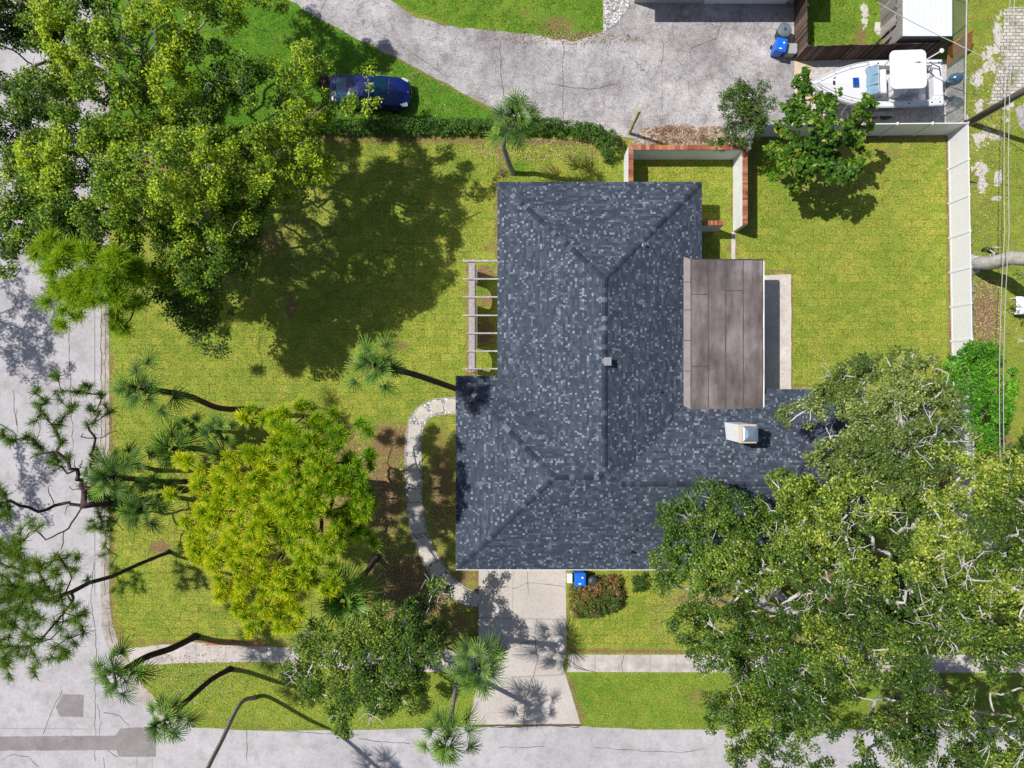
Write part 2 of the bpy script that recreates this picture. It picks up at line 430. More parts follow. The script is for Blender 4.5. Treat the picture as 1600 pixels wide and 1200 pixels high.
def leafmat(name, stops, trans=.35, rough=.55, gain=1.12, tipcol=None, spec=.35):
    g = G(name); v = g.attr('v')
    c = g.ramp(v, [(p_, tuple(min(.85, q*gain) for q in c_)) for p_, c_ in stops])
    if tipcol:
        c = g.mix(g.m('MULTIPLY', g.attr('tip'), 1.0), c, g.mix(1, c, tipcol, 'MULTIPLY') if False else tipcol)
    g.base(c); g.set(rough, 0, spec)
    tr = g.n('ShaderNodeBsdfTranslucent', {0: g.mix(1, c, (1.25, 1.2, .55), 'MULTIPLY')})
    mx = g.n('ShaderNodeMixShader', {0: trans})
    g.nt.links.new(g.b.outputs[0], mx.inputs[1]); g.nt.links.new(tr.outputs[0], mx.inputs[2])
    g.nt.links.new(mx.outputs[0], g.out.inputs[0])
    return g.mat
M['leaf_yellow'] = leafmat('yellow_green_oak_leaf', [(0, (.03, .075, .008)), (.4, (.10, .20, .009)), (.7, (.25, .385, .012)), (1, (.52, .58, .03))])
M['leaf_dark'] = leafmat('dark_green_leaf', [(0, (.02, .055, .008)), (.6, (.055, .12, .014)), (1, (.12, .19, .03))])
M['leaf_oak'] = leafmat('live_oak_leaf', [(0, (.03, .075, .010)), (.45, (.09, .175, .014)), (.8, (.21, .30, .03)), (1, (.42, .45, .10))])
M['leaf_oak_grey'] = leafmat('grey_olive_oak_leaf', [(0, (.055, .095, .018)), (.45, (.12, .19, .03)), (.8, (.24, .30, .075)), (1, (.42, .45, .19))])
M['leaf_oak_lime'] = leafmat('lime_oak_leaf', [(0, (.03, .07, .010)), (.45, (.095, .17, .012)), (.8, (.26, .34, .03)), (1, (.50, .52, .11))])
M['leaf_mid'] = leafmat('mid_green_leaf', [(0, (.03, .075, .010)), (.5, (.085, .16, .018)), (.85, (.17, .26, .04)), (1, (.34, .37, .12))])
M['leaf_big'] = leafmat('broad_glossy_leaf', [(0, (.025, .09, .008)), (.5, (.09, .21, .012)), (.85, (.24, .37, .03)), (1, (.48, .48, .05))], .25, .55, gain=.85, spec=.25)
M['leaf_bright'] = leafmat('bright_green_leaf', [(0, (.03, .13, .006)), (.5, (.09, .29, .012)), (1, (.22, .46, .03))], .4)
M['leaf_hedge'] = leafmat('hedge_leaf', [(0, (.018, .055, .008)), (.6, (.055, .13, .014)), (1, (.16, .26, .04))], .25)
M['leaf_red'] = leafmat('red_green_shrub_leaf', [(0, (.03, .075, .012)), (.45, (.10, .16, .03)), (.66, (.24, .14, .05)), (.85, (.42, .13, .08)), (1, (.55, .28, .18))], .25)
M['leaf_rust'] = leafmat('rust_shrub_leaf', [(0, (.12, .12, .04)), (.4, (.32, .14, .08)), (1, (.50, .24, .16))], .25)
M['leaf_purple'] = leafmat('dark_purple_leaf', [(0, (.012, .007, .012)), (1, (.06, .03, .045))], .15)
M['needle_yellow'] = leafmat('yellow_pine_needle', [(0, (.04, .13, .006)), (.35, (.16, .34, .008)), (.65, (.39, .50, .010)), (1, (.72, .66, .014))], .35)
M['needle_green'] = leafmat('green_pine_needle', [(0, (.035, .09, .010)), (.5, (.10, .20, .018)), (1, (.22, .32, .035))], .3)
M['needle_lime'] = leafmat('lime_pine_needle', [(0, (.07, .19, .010)), (.5, (.18, .34, .012)), (1, (.38, .50, .022))], .35)
M['frond'] = leafmat('palm_frond_leaf', [(0, (.016, .045, .009)), (.35, (.075, .16, .02)), (.65, (.20, .33, .045)), (1, (.50, .58, .13))], .3, .6)
M['frond_bright'] = leafmat('bright_frond_leaf', [(0, (.04, .12, .020)), (.5, (.12, .27, .03)), (1, (.34, .46, .09))], .3, .4)

M['grass_sod'] = leafmat('sod_grass_blade', [(0, (.07, .10, .012)), (.4, (.19, .22, .028)), (.75, (.36, .38, .06)), (1, (.60, .56, .20))], .3, .7, gain=.95)
M['grass_lush'] = leafmat('lush_grass_blade', [(0, (.02, .06, .006)), (.5, (.08, .20, .014)), (1, (.26, .38, .05))], .3, .7, gain=.95)
# ---------------------------------------------------------------- ground sheet
def sdf(poly, X, Y):
    """signed distance (negative inside) of arrays to polygon, photo pixels"""
    d = np.full(X.shape, 1e9); ins = np.zeros(X.shape, bool); n = len(poly)
    for i in range(n):
        x0, y0 = poly[i]; x1, y1 = poly[(i+1) % n]
        ex, ey = x1-x0, y1-y0; L = ex*ex+ey*ey+1e-9
        t = np.clip(((X-x0)*ex+(Y-y0)*ey)/L, 0, 1)
        d = np.minimum(d, (X-x0-t*ex)**2+(Y-y0-t*ey)**2)
        c = ((y0 > Y) != (y1 > Y)) & (X < (x1-x0)*(Y-y0)/(y1-y0+1e-12)+x0)
        ins ^= c
    d = np.sqrt(d); return np.where(ins, -d, d)

STREET = [(-120, -2400), (157, -2400), (157, 935), (163, 985), (180, 1030), (200, 1062), (218, 1095), (246, 1120), (300, 1136), (420, 1142), (640, 1138), (735, 1133), (905, 1134), (1000, 1139), (4200, 1139), (4200, 1345), (-120, 1345)]
LAWN = [(170, 200), (500, 216), (975, 214), (1172, 225), (1180, 212), (1483, 212), (1487, 830), (1487, 1022), (885, 1022), (747, 1022), (200, 1010), (170, 985)]
VERGE = [(200, 1030), (440, 1040), (747, 1050), (735, 1134), (420, 1140), (300, 1133), (240, 1112)]
VERGE2 = [(886, 1052), (1600, 1052), (1600, 1138), (905, 1134)]
NEIGH = [(170, -400), (560, -400), (560, 60), (700, 130), (790, 185), (860, 196), (980, 216), (500, 214), (170, 200)]
TOPG = [(560, -400), (942, -400), (942, 70), (850, 58), (700, 40), (600, 0)]
YARD = [(1262, -400), (1400, -400), (1400, 92), (1262, 92)]
def lerp(a, b, t): return a+(b-a)*t
def soft(d, w): return np.clip(.5-d/(2*w), 0, 1)

def make_ground():
    st = .14; xs = np.arange(-34, 34.01, st); ys = np.arange(-26, 26.01, st)
    X, Y = np.meshgrid(xs, ys); px = 800+X*F/H; py = 600-Y*F/H
    nx, ny = len(xs), len(ys)
    rng = np.random.default_rng(5)
    dS = sdf(STREET, px, py)
    Z = np.where(dS < -3, -.145, np.where(dS < 3, -.145*(3-dS)/6, 0.0))
    sod = soft(sdf(LAWN, px, py), 3)
    lush = np.full(X.shape, .22)
    lush = np.maximum(lush*(1-soft(sdf(NEIGH, px, py), 4)), soft(sdf(NEIGH, px, py), 4)*.95)
    for pl, a in ((TOPG, .72), (YARD, .62), (VERGE, .30), (VERGE2, .52)):
        s_ = soft(sdf(pl, px, py), 4); lush = lush*(1-s_)+a*s_
    lush = np.where(sod > .5, .06, lush)
    def spot(cx, cy, rx, ry, a=1.0):
        q = ((px-cx)/rx)**2+((py-cy)/ry)**2
        return a*np.exp(-q*1.2)
    for cx, cy, rx, ry, a in ((1300, 40, 60, 40, .4), (1530, 40, 30, 30, .5), (1520, 130, 20, 40, .5), (1530, 220, 30, 30, .35), (1545, 330, 40, 40, .4), (590, 525, 25, 18, .4), (752, 450, 10, 30, .7), (810, 262, 25, 16, .8),
                              (1225, 275, 30, 16, .7), (640, 610, 40, 15, .35), (1110, 1000, 40, 30, .5), (900, 1060, 60, 10, .3), (500, 1000, 60, 30, .3), (1560, 620, 40, 60, .4), (175, 460, 6, 70, .6), (955, 255, 20, 20, .3)):
        lush = np.maximum(lush, spot(cx, cy, rx, ry, a))
    soil = np.zeros(X.shape)
    # dry brown edges of the sod along walls, hedge, kerb
    def line(pts, wd, a):
        d = np.full(X.shape, 1e9)
        for (x0, y0), (x1, y1) in zip(pts, pts[1:]):
            ex, ey = x1-x0, y1-y0; L = ex*ex+ey*ey
            t = np.clip(((px-x0)*ex+(py-y0)*ey)/L, 0, 1); d = np.minimum(d, np.hypot(px-x0-t*ex, py-y0-t*ey))
        return a*np.clip(1-d/wd, 0, 1)
    for pts, wd, a in (([(500, 216), (975, 222)], 16, .75), ([(780, 220), (785, 275)], 12, .8), ([(1180, 215), (1480, 216)], 14, .8), ([(1480, 215), (1484, 560)], 7, .85), ([(1143, 240), (1143, 345)], 6, .7),
                       ([(1172, 360), (1178, 232)], 12, .6), ([(1148, 360), (1152, 425)], 13, .6), ([(776, 290), (776, 410)], 10, .7), ([(735, 410), (735, 590)], 14, .95), ([(1237, 420), (1237, 600)], 5, .8), ([(1195, 424), (1237, 424)], 7, .8),
                       ([(174, 560), (174, 960), (190, 1000)], 13, .75), ([(205, 1003), (440, 1003), (740, 1010)], 9, .7), ([(888, 1016), (1070, 1018)], 8, .9), ([(888, 900), (888, 1010)], 5, .7), ([(1240, 603), (1340, 603)], 6, .7),
                       ([(888, 1056), (912, 1132)], 11, .7), ([(920, 1135), (1140, 1134)], 5, .5), ([(560, 60), (700, 135), (790, 190)], 6, .7), ([(600, 0), (650, 30), (720, 48), (850, 64), (940, 52)], 11, .8), ([(640, 700), (640, 850)], 5, .6),
                       ([(220, 1034), (440, 1042), (740, 1056)], 6, .5), ([(215, 1060), (250, 1108), (420, 1137)], 10, .55), ([(1262, 92), (1390, 92)], 6, .5), ([(747, 895), (747, 1010)], 12, .9)):
        soil = np.maximum(soil, line(pts, wd, a))
    for cx, cy, rx, ry, a in ((758, 425, 20, 14, 1.0), (758, 520, 20, 30, 1.0), (760, 470, 20, 18, .8), (612, 690, 50, 34, 1.2), (600, 770, 46, 90, 1.0), (640, 920, 105, 80, 1.0), (690, 760, 34, 140, .80), (430, 760, 120, 110, .5), (470, 690, 40, 20, .7), (520, 800, 90, 90, .6), (330, 900, 60, 50, .45), (725, 905, 25, 25, .8), (535, 700, 45, 60, .75), (715, 975, 30, 40, .8), (660, 760, 30, 120, .42), (455, 480, 14, 28, .85), (552, 570, 12, 10, .9), (625, 540, 20, 14, .7),  # leading spots in the pergola bays paint the arched wall's shade as brown
                              (745, 430, 20, 18, .7), (765, 385, 12, 12, .7), (250, 855, 24, 14, 1), (270, 755, 24, 10, .8), (335, 635, 16, 10, .6), (300, 300, 150, 120, .75), (420, 380, 60, 40, .6), (450, 350, 30, 20, .5), (1300, 900, 120, 90, .62),
                              (1100, 940, 70, 22, .82), (1440, 1075, 60, 40, .9), (1330, 1010, 40, 40, .6), (1400, 1130, 70, 40, .8), (1540, 490, 28, 60, 1.0), (1560, 700, 40, 60, .75), (1550, 900, 90, 120, .7), (1100, 1090, 60, 26, .55), (870, 40, 40, 22, .72), (820, 20, 20, 12, .5),
                              (1345, 60, 14, 26, .8), (1320, 75, 20, 18, .45), (985, 205, 20, 12, .8), (1060, 218, 60, 10, .9), (1140, 385, 10, 14, .6), (330, 1055, 24, 14, .45), (560, 1090, 120, 30, .3), (1140, 1000, 40, 40, .4), (620, 215, 40, 8, .5), (890, 245, 60, 14, .42),
                              (780, 232, 16, 10, .8), (860, 262, 24, 8, .6), (920, 240, 20, 8, .6), (1390, 240, 60, 20, .5), (1300, 300, 40, 16, .4), (1230, 1000, 60, 60, .5), (1360, 790, 30, 30, .8), (400, 240, 140, 50, .5), (700, 960, 30, 20, .7), (120, 250, 40, 40, .5)):
        soil = np.maximum(soil, spot(cx, cy, rx, ry, a))
    sand = np.zeros(X.shape)
    for cx, cy, rx, ry, a in ((1533, 265, 18, 16, .85), (1532, 215, 24, 18, .7), (1535, 290, 15, 18, .8), (1558, 280, 9, 22, .75), (1545, 95, 22, 40, .62), (1525, 125, 20, 22, .62), (1560, 60, 14, 60, .7), (1575, 160, 18, 40, .6), (1560, 310, 16, 6, .6), (1550, 205, 30, 20, .6), (1350, 25, 10, 40, .7), (1375, 55, 10, 20, .8),
                              (1575, 300, 10, 60, .3), (1530, 165, 18, 14, .6), (1590, 520, 20, 60, .3), (335, 632, 10, 6, .4), (1500, 180, 30, 20, .5), (1495, 140, 14, 50, .55)):
        sand = np.maximum(sand, spot(cx, cy, rx, ry, a))
    al = np.clip((px-1505)/10, 0, 1); soil = np.maximum(soil, .33*al); sand = np.maximum(sand*(1+.12*al), .10*al)
    global SOILG; SOILG = (xs[0], ys[0], st, np.maximum(soil, sand*1.1))
    V = np.stack([X.ravel(), Y.ravel(), Z.ravel()+0], 1)
    idx = np.arange(nx*ny).reshape(ny, nx)
    Q = np.stack([idx[:-1, :-1], idx[:-1, 1:], idx[1:, 1:], idx[1:, :-1]], -1).reshape(-1, 4)
    # outer apron out to the horizon
    nb = len(V)
    far = 260
    ring = [(-34, -26), (33.88, -26), (33.88, 25.98), (-34, 25.98)]
    x0, x1, y0, y1 = xs[0], xs[-1], ys[0], ys[-1]
    extra = np.array([(-far, -far, -.15), (far, -far, -.15), (far, far, -.15), (-far, far, -.15), (x0, y0, -.15), (x1, y0, -.15), (x1, y1, -.15), (x0, y1, -.15)])
    V = np.vstack([V, extra])
    a = nb; ap = [(a, a+1, a+5, a+4), (a+1, a+2, a+6, a+5), (a+2, a+3, a+7, a+6), (a+3, a, a+4, a+7)]
    Q = np.vstack([Q, np.array(ap)])
    me = bpy.data.meshes.new('ground')
    me.vertices.add(len(V)); me.vertices.foreach_set('co', V.astype(np.float32).ravel())
    me.loops.add(Q.size); me.loops.foreach_set('vertex_index', Q.astype(np.int32).ravel())
    me.polygons.add(len(Q)); me.polygons.foreach_set('loop_start', np.arange(0, Q.size, 4, dtype=np.int32))
    me.polygons.foreach_set('use_smooth', np.ones(len(Q), bool))
    me.materials.append(M['ground']); me.update(calc_edges=True)
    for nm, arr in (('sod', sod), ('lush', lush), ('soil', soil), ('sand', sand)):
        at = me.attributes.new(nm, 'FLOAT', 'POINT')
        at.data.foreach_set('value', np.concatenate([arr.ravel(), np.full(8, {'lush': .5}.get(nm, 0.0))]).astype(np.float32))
    o = bpy.data.objects.new('ground', me); S.collection.objects.link(o); tag(o, kind='structure')
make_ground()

rnd = random.Random(11)
def wpoly(pts): return [tuple(P(x, y)[:2]) for x, y in pts]
def wiggle(pts, amp=3.0, n=4):
    out = []
    for (x0, y0), (x1, y1) in zip(pts, pts[1:]):
        L = math.hypot(x1-x0, y1-y0); k = max(1, int(L/9))
        for i in range(k):
            t = i/k; out.append((x0+(x1-x0)*t+(rnd.uniform(-amp, amp) if i else 0), y0+(y1-y0)*t+(rnd.uniform(-amp, amp) if i else 0)))
    out.append(pts[-1]); return out
def strip(mb, pts, wpx, z, var=.4):
    """thin flat ribbon along photo-pixel points"""
    for (x0, y0), (x1, y1) in zip(pts, pts[1:]):
        dx, dy = x1-x0, y1-y0; L = math.hypot(dx, dy)
        if L < 1e-6: continue
        w = wpx*.5*(1+rnd.uniform(-var, var)); nx, ny = -dy/L*w, dx/L*w
        e = .25
        q = [(x0+nx-dx/L*e, y0+ny-dy/L*e), (x1+nx+dx/L*e, y1+ny+dy/L*e), (x1-nx+dx/L*e, y1-ny+dy/L*e), (x0-nx-dx/L*e, y0-ny-dy/L*e)]
        z += .00002
        a = [P(*p) for p in q]; mb.face([(p.x, p.y, z) for p in a])
def rough_edge(pts, amp=1.6, step=14, closed=True):
    out = []; m = len(pts)
    for i in range(m if closed else m-1):
        (x0, y0), (x1, y1) = pts[i], pts[(i+1) % m]; L = math.hypot(x1-x0, y1-y0); k = max(1, int(L/step))
        if L > 800: k = 1
        for j in range(k):
            t = j/k; a = amp if j else 0
            out.append((x0+(x1-x0)*t+rnd.uniform(-a, a), y0+(y1-y0)*t+rnd.uniform(-a, a)))
    return out
def sheet(name, pts, z, mat, thick=.1, cracks=(), joints=(), rough=0, kind='structure'):
    mb = MB(); pp = rough_edge(pts, rough) if rough else pts
    mb.prism(wpoly(pp), z-thick, z)
    mb.mi = 1
    for c in cracks:
        w = c[0]; strip(mb, wiggle(c[1:], 1.5), w*.75, z+.004)
    mb.mi = 2
    for c in joints: strip(mb, list(c[1:]), c[0], z+.003, .1)
    o = mb.build(name, [mat, M['crack'], M['joint']]); tag(o, kind=kind); return o

sheet('street', STREET, -.12, M['street'], .3, rough=0,
      cracks=[(1.1, (110, 400), (106, 560), (112, 700)), (1.2, (18, 610), (22, 650), (24, 665)), (1.0, (62, 655), (55, 700)), (1.2, (95, 1080), (76, 1120), (66, 1148)), (1.0, (150, 1103), (156, 1130), (153, 1150)),
              (1.0, (160, 1115), (185, 1120), (200, 1135)), (1.0, (0, 1190), (20, 1180), (42, 1184), (58, 1200)), (1.0, (165, 1172), (182, 1185)), (1.0, (146, 1050), (147, 1190)), (.9, (160, 1185), (161, 1260)),
              (1.0, (385, 1135), (384, 1190)), (1.0, (420, 1142), (480, 1146), (560, 1150)), (1.0, (560, 1156), (640, 1164)), (.9, (780, 1170), (850, 1168)), (.9, (930, 1170), (1060, 1178), (1100, 1172)),
              (1.6, (735, 1136), (800, 1138), (850, 1135), (905, 1138)), (1.0, (24, 640), (24, 700)), (1.0, (145, 880), (140, 930), (148, 1000), (150, 1050))],
      joints=[(1.6, (146, 380), (146, 930)), (1.0, (212, 1178), (212, 1300)), (1.0, (236, 1186), (236, 1300)), (1.0, (-60, 1139), (150, 1141))])
sheet('kerb', [(157, -2300), (170, -2300), (171, 930), (175, 972), (188, 1012), (206, 1042), (196, 1056), (176, 1030), (159, 985), (157, 930)], .012, M['kerb'], .35,
      cracks=[(1.2, (158.5, 400), (158.5, 700)), (1.0, (165, 450), (164, 930)), (1.2, (160, 950), (172, 951)), (1, (168, 960), (176, 1005))], rough=0)
sheet('kerb_ramp', [(176, 1030), (206, 1040), (222, 1068), (250, 1100), (304, 1130), (300, 1137), (246, 1121), (217, 1096), (199, 1063)], .008, M['kerb'], .3)
sheet('asphalt_patch', [(96, 1086), (129, 1087), (128, 1122), (92, 1121), (85, 1107)], -.115, M['patch'], .01, rough=.4)
sheet('asphalt_patch', [(-60, 1153), (178, 1151), (186, 1140), (214, 1138), (243, 1140), (242, 1184), (184, 1184), (180, 1174), (-60, 1175)], -.115, M['patch'], .01, rough=.5)
sheet('driveway', [(748, 880), (884, 880), (885, 1015), (880, 1042), (907, 1131), (732, 1132), (748, 1060)], .010, M['drive'], .2,
      cracks=[(.9, (838, 966), (836, 1000), (840, 1030), (834, 1056), (822, 1090), (818, 1130)), (1.3, (790, 1013), (815, 1005), (838, 1004)), (1.0, (843, 1015), (862, 1016), (884, 1022)), (.7, (824, 893), (825, 930)), (.7, (800, 920), (830, 910), (884, 918)),
              (2.6, (733, 1134), (800, 1135), (850, 1133), (906, 1134))],
      joints=[(1.2, (748, 965), (885, 968)), (1.3, (800, 1058), (880, 1054)), (.6, (802, 893), (800, 965)), (.6, (748, 1012), (800, 1012))])
sheet('sidewalk', [(888, 1023), (1700, 1023), (1700, 1051), (886, 1050), (888, 1040)], .006, M['walk'], .15, rough=1.0,
      cracks=[(1.2, (975, 1024), (971, 1038), (973, 1051)), (1.4, (889, 1040), (910, 1046), (930, 1050)), (1.6, (888, 1030), (900, 1040), (915, 1046))], joints=[(.9, (1016, 1023), (1016, 1051)), (.9, (1056, 1023), (1057, 1051)), (.8, (1150, 1023), (1150, 1051)), (.8, (1250, 1023), (1250, 1051)), (.8, (930, 1023), (930, 1050))])
sheet('sidewalk', [(196, 1014), (300, 1003), (420, 1010), (520, 1014), (747, 1016), (746, 1052), (520, 1045), (420, 1034), (300, 1036), (205, 1040)], .006, M['walk'], .15, rough=1.0,
      cracks=[(.8, (258, 1022), (270, 1032), (268, 1036))], joints=[(.7, (306, 1004), (307, 1036)), (.7, (353, 1006), (353, 1035)), (.8, (417, 1010), (417, 1034)), (.7, (540, 1014), (540, 1045))])
sheet('patio_slab', [(1150, 431), (1236, 429), (1236, 612), (1150, 612)], .03, M['slab'], .2, rough=.5)
sheet('garden_path', [(1143, 362), (1149, 362), (1149, 420), (1143, 420)], .012, M['slab'], .1, rough=.4)
APRON = [(380, -420), (560, -420), (610, 0), (650, 28), (720, 45), (790, 49), (850, 57), (895, 66), (940, 50), (962, 38), (985, 12), (985, -20), (1242, -20), (1242, 100), (1240, 190), (1176, 216), (1150, 214), (1010, 216), (975, 214), (930, 203), (850, 195), (790, 184), (748, 158), (700, 130), (640, 101), (570, 66), (500, 30), (450, 0), (400, -60)]
sheet('neighbour_driveway', APRON, .008, M['asphalt'], .15, rough=2.4, cracks=[(1.2, (860, 130), (920, 140), (965, 132)), (1.0, (640, 80), (700, 120)), (1.2, (500, 20), (520, -20)), (1, (880, 40), (880, 190)), (1, (780, 60), (786, 150)), (.8, (1035, 60), (1035, 200)), (1.0, (1080, 75), (1120, 60), (1130, 30))])
sheet('gravel_bed', [(943, -200), (990, -200), (985, 4), (978, 20), (962, 38), (946, 49), (943, 49)], .03, M['gravel'], .1, rough=.6)
sheet('boat_pad', [(1268, 92), (1400, 92), (1505, 92), (1505, 200), (1180, 207), (1242, 188), (1242, 96)], .005, M['sandgravel'], .1, rough=1.5)
sheet('concrete_strip', [(1241, 95), (1268, 95), (1268, 175), (1241, 175)], .015, M['plywood'], .1)
sheet('paver_path', [(1568, 14), (1700, 10), (1700, 120), (1590, 150), (1545, 165), (1556, 120), (1564, 60)], .006, M['pavers'], .1, rough=4)
sheet('alley_paving', [(1586, 170), (1640, 130), (1700, 130), (1700, 240), (1610, 215), (1592, 195)], .012, M['asphalt'], .1, rough=1.5)
sheet('brick_border', [(322, 1004), (345, 1003), (415, 1006), (415, 1010), (345, 1008), (322, 1008)], .03, M['brick'], .08)
sheet('garden_soil_bed', [(1005, 200), (1060, 195), (1130, 198), (1165, 226), (985, 226)], .012, M['bed'], .05, rough=3)
sheet('stone_slab', [(1367, 35), (1378, 35), (1380, 47), (1366, 50)], .03, M['slab'], .06, rough=.6)

# winding path of square stones in white gravel
path = [(722, 634), (700, 634), (678, 637), (660, 647), (650, 664), (646, 690), (646, 725), (647, 760), (649, 795), (655, 830), (667, 862), (683, 890), (702, 913), (722, 929), (742, 937)]
def spline(pts, k=6):
    out = []
    for i in range(len(pts)-1):
        p0, p1, p2, p3 = pts[max(i-1, 0)], pts[i], pts[i+1], pts[min(i+2, len(pts)-1)]
        for j in range(k):
            t = j/k
            out.append(tuple(.5*((2*b)+(-a+c)*t+(2*a-5*b+4*c-d)*t*t+(-a+3*b-3*c+d)*t**3) for a, b, c, d in zip(p0, p1, p2, p3)))
    out.append(tuple(pts[-1])); return out
sp = spline(path, 5); L_, R_ = [], []
for i, p in enumerate(sp):
    a, b = sp[max(i-1, 0)], sp[min(i+1, len(sp)-1)]; dx, dy = b[0]-a[0], b[1]-a[1]; l = math.hypot(dx, dy)
    wv = 12.5+rnd.uniform(-.6, .6)
    L_.append((p[0]-dy/l*wv, p[1]+dx/l*wv)); R_.append((p[0]+dy/l*wv, p[1]-dx/l*wv))
mb = MB()
mb.prism(wpoly(L_+R_[::-1]), -.05, .02)
tag(mb.build('garden_path_gravel', M['gravel']), kind='structure')
edge = MB()
for side in (L_, R_): strip(edge, side, 1.3, .026, .2)
tag(edge.build('path_edging', M['kerb']), kind='structure')
ORD = 'first second third fourth fifth sixth seventh eighth ninth tenth eleventh twelfth thirteenth fourteenth fifteenth sixteenth seventeenth eighteenth nineteenth twentieth'.split()
acc = 0; last = sp[0]; ksto = 0; nxt = 14
for i in range(1, len(sp)):
    seg = math.hypot(sp[i][0]-sp[i-1][0], sp[i][1]-sp[i-1][1]); acc += seg
    if acc >= nxt:
        nxt += 25.2
        a, b = sp[i-1], sp[min(i+1, len(sp)-1)]
        an = math.atan2(-(b[1]-a[1]), b[0]-a[0])+rnd.uniform(-.06, .06)
        m_ = MB(); hw = .37+rnd.uniform(-.02, .02); hh = .37
        m_.prism([(-hw, -hh), (hw, -hh+.02), (hw-.02, hh), (-hw+.02, hh-.01)], 0, .035)
        o = m_.build('stepping_stone', M['stone'], bevel=.01); o.location = P(*sp[i], .014) if False else (*P(*sp[i])[:2], .012); o.rotation_euler = (0, 0, an)
        tag(o, ORD[ksto]+' square stepping stone of the white gravel path, counted from the house eave', 'stepping stone', 'stepping stones of the garden path')
        ksto += 1

# ---------------------------------------------------------------- house
E0, K = 2.70, .36
house = thing('house', 'single storey house with dark blue grey shingled hip roof flecked pale', 'house', (4, -4, 0))
def hz(d): return E0+K*d
O = Vector((4, -4, 0))
def loc(p): return (p[0]-O.x, p[1]-O.y, p[2])
x0, x1, xm0, xm1, ys_, yl, yr, yn = -3.08, 19.3, -.80, 10.38, -10.14, .45, -.28, 11.05
LA = (2.215, -4.845, hz(5.295)); V1 = (4.495, -4.845, hz(5.295)); MA = (4.79, -4.55, hz(5.59)); V2 = (5.45, -5.21, hz(4.93)); RA = (14.37, -5.21, hz(4.93)); NA = (4.79, 5.46, hz(5.59))
c_sw, c_se, c_nw, c_ne = (x0, ys_, E0), (x1, ys_, E0), (xm0, yn, E0), (xm1, yn, E0)
c_lw, c_l1, c_r1, c_re = (x0, yl, E0), (xm0, yl, E0), (xm1, yr, E0), (x1, yr, E0)
rf = MB(); sl = math.hypot(1, K)
def rface(pts, along, off):
    # along: 'x' courses run along x; eave coordinate off; slope distance is v
    uv = []
    for p in pts:
        if along == 'x': uv.append((p[0]+off*1.37, abs(p[1]-off)*sl))
        else: uv.append((p[1]+off*2.11, abs(p[0]-off)*sl))
    rf.face([loc(p) for p in pts], uv)
rface([c_sw, c_se, RA, V2, MA, V1, LA], 'x', ys_)
rface([c_lw, c_sw, LA], 'y', x0)
rface([c_l1, c_lw, LA, V1], 'x', yl)
rface([c_nw, c_l1, V1, MA, NA], 'y', xm0)
rface([c_ne, c_nw, NA], 'x', yn)
rface([c_r1, c_ne, NA, MA, V2], 'y', xm1)
rface([c_re, c_r1, V2, RA], 'x', yr)
rface([c_se, c_re, RA], 'y', x1)
roof = rf.build('roof', M['shingle'], house)
# ridge and hip cap shingles: overlapping bent pieces
caps = MB()
def cap_line(a, b, w=.14):
    low = a[2] < E0+.01; a = Vector(loc(a)); b = Vector(loc(b)); d = b-a; d.normalize()
    if low: a = a+d*.16
    L = (b-a).length
    side = Vector((d.y, -d.x, 0)).normalized(); n = int(L/.24)
    flat = abs(d.z) < .05
    for i in range(n):
        p = a+d*(i*L/n); q = a+d*((i+1)*L/n+.03); up = Vector((0, 0, .022+rnd.uniform(0, .003))); up2 = Vector((0, 0, .038+rnd.uniform(0, .004)))
        dr = K*w*(1.0 if flat else .70)
        dz = Vector((0, 0, -dr))
        caps.add([p+up2+Vector((0, 0, .012)), p+side*w+up2+dz, q+side*w+up+dz, q+up+Vector((0, 0, .012)), q-side*w+up+dz, p-side*w+up2+dz],
                 [(0, 1, 2, 3), (0, 3, 4, 5)])
for a, b in ((NA, MA), (c_nw, NA), (c_ne, NA), (c_sw, LA), (c_lw, LA), (LA, V1), (V2, RA), (c_se, RA), (c_re, RA), (V1, MA), (V2, MA)):
    cap_line(a, b)
caps.build('ridge_cap', M['ridge'], roof)
# fascia + soffit
outl = [(x0, ys_), (x1, ys_), (x1, yr), (xm1, yr), (xm1, yn), (xm0, yn), (xm0, yl), (x0, yl)]
fs_ = MB()
for (a, b), (c, d) in zip(outl, outl[1:]+outl[:1]):
    dx, dy = c-a, d-b; L = math.hypot(dx, dy); nx, ny = -dy/L*.02, dx/L*.02
    fs_.add([(a-O.x, b-O.y, E0-.005), (c-O.x, d-O.y, E0-.005), (c-O.x, d-O.y, E0-.17), (a-O.x, b-O.y, E0-.17)], [(0, 3, 2, 1)])
    if b == d == ys_: fs_.box(((a+c)/2-O.x, b-.015-O.y, E0-.06), (L, .035, .09), 0)
fs_.build('fascia', M['white'], house)
so = MB(); so.face([(a-O.x, b-O.y, E0-.165) for a, b in outl][::-1]); so.build('soffit', M['white'], house)
inn = [(x0+.5, ys_+.5), (x1-.5, ys_+.5), (x1-.5, yr-.5), (xm1-.5, yr-.5), (xm1-.5, yn-.5), (xm0+.5, yn-.5), (xm0+.5, yl-.5), (x0+.5, yl-.5)]
wl = MB(); wl.prism([(a-O.x, b-O.y) for a, b in inn], -.1, E0-.17); wl.build('wall', M['stucco'], house)
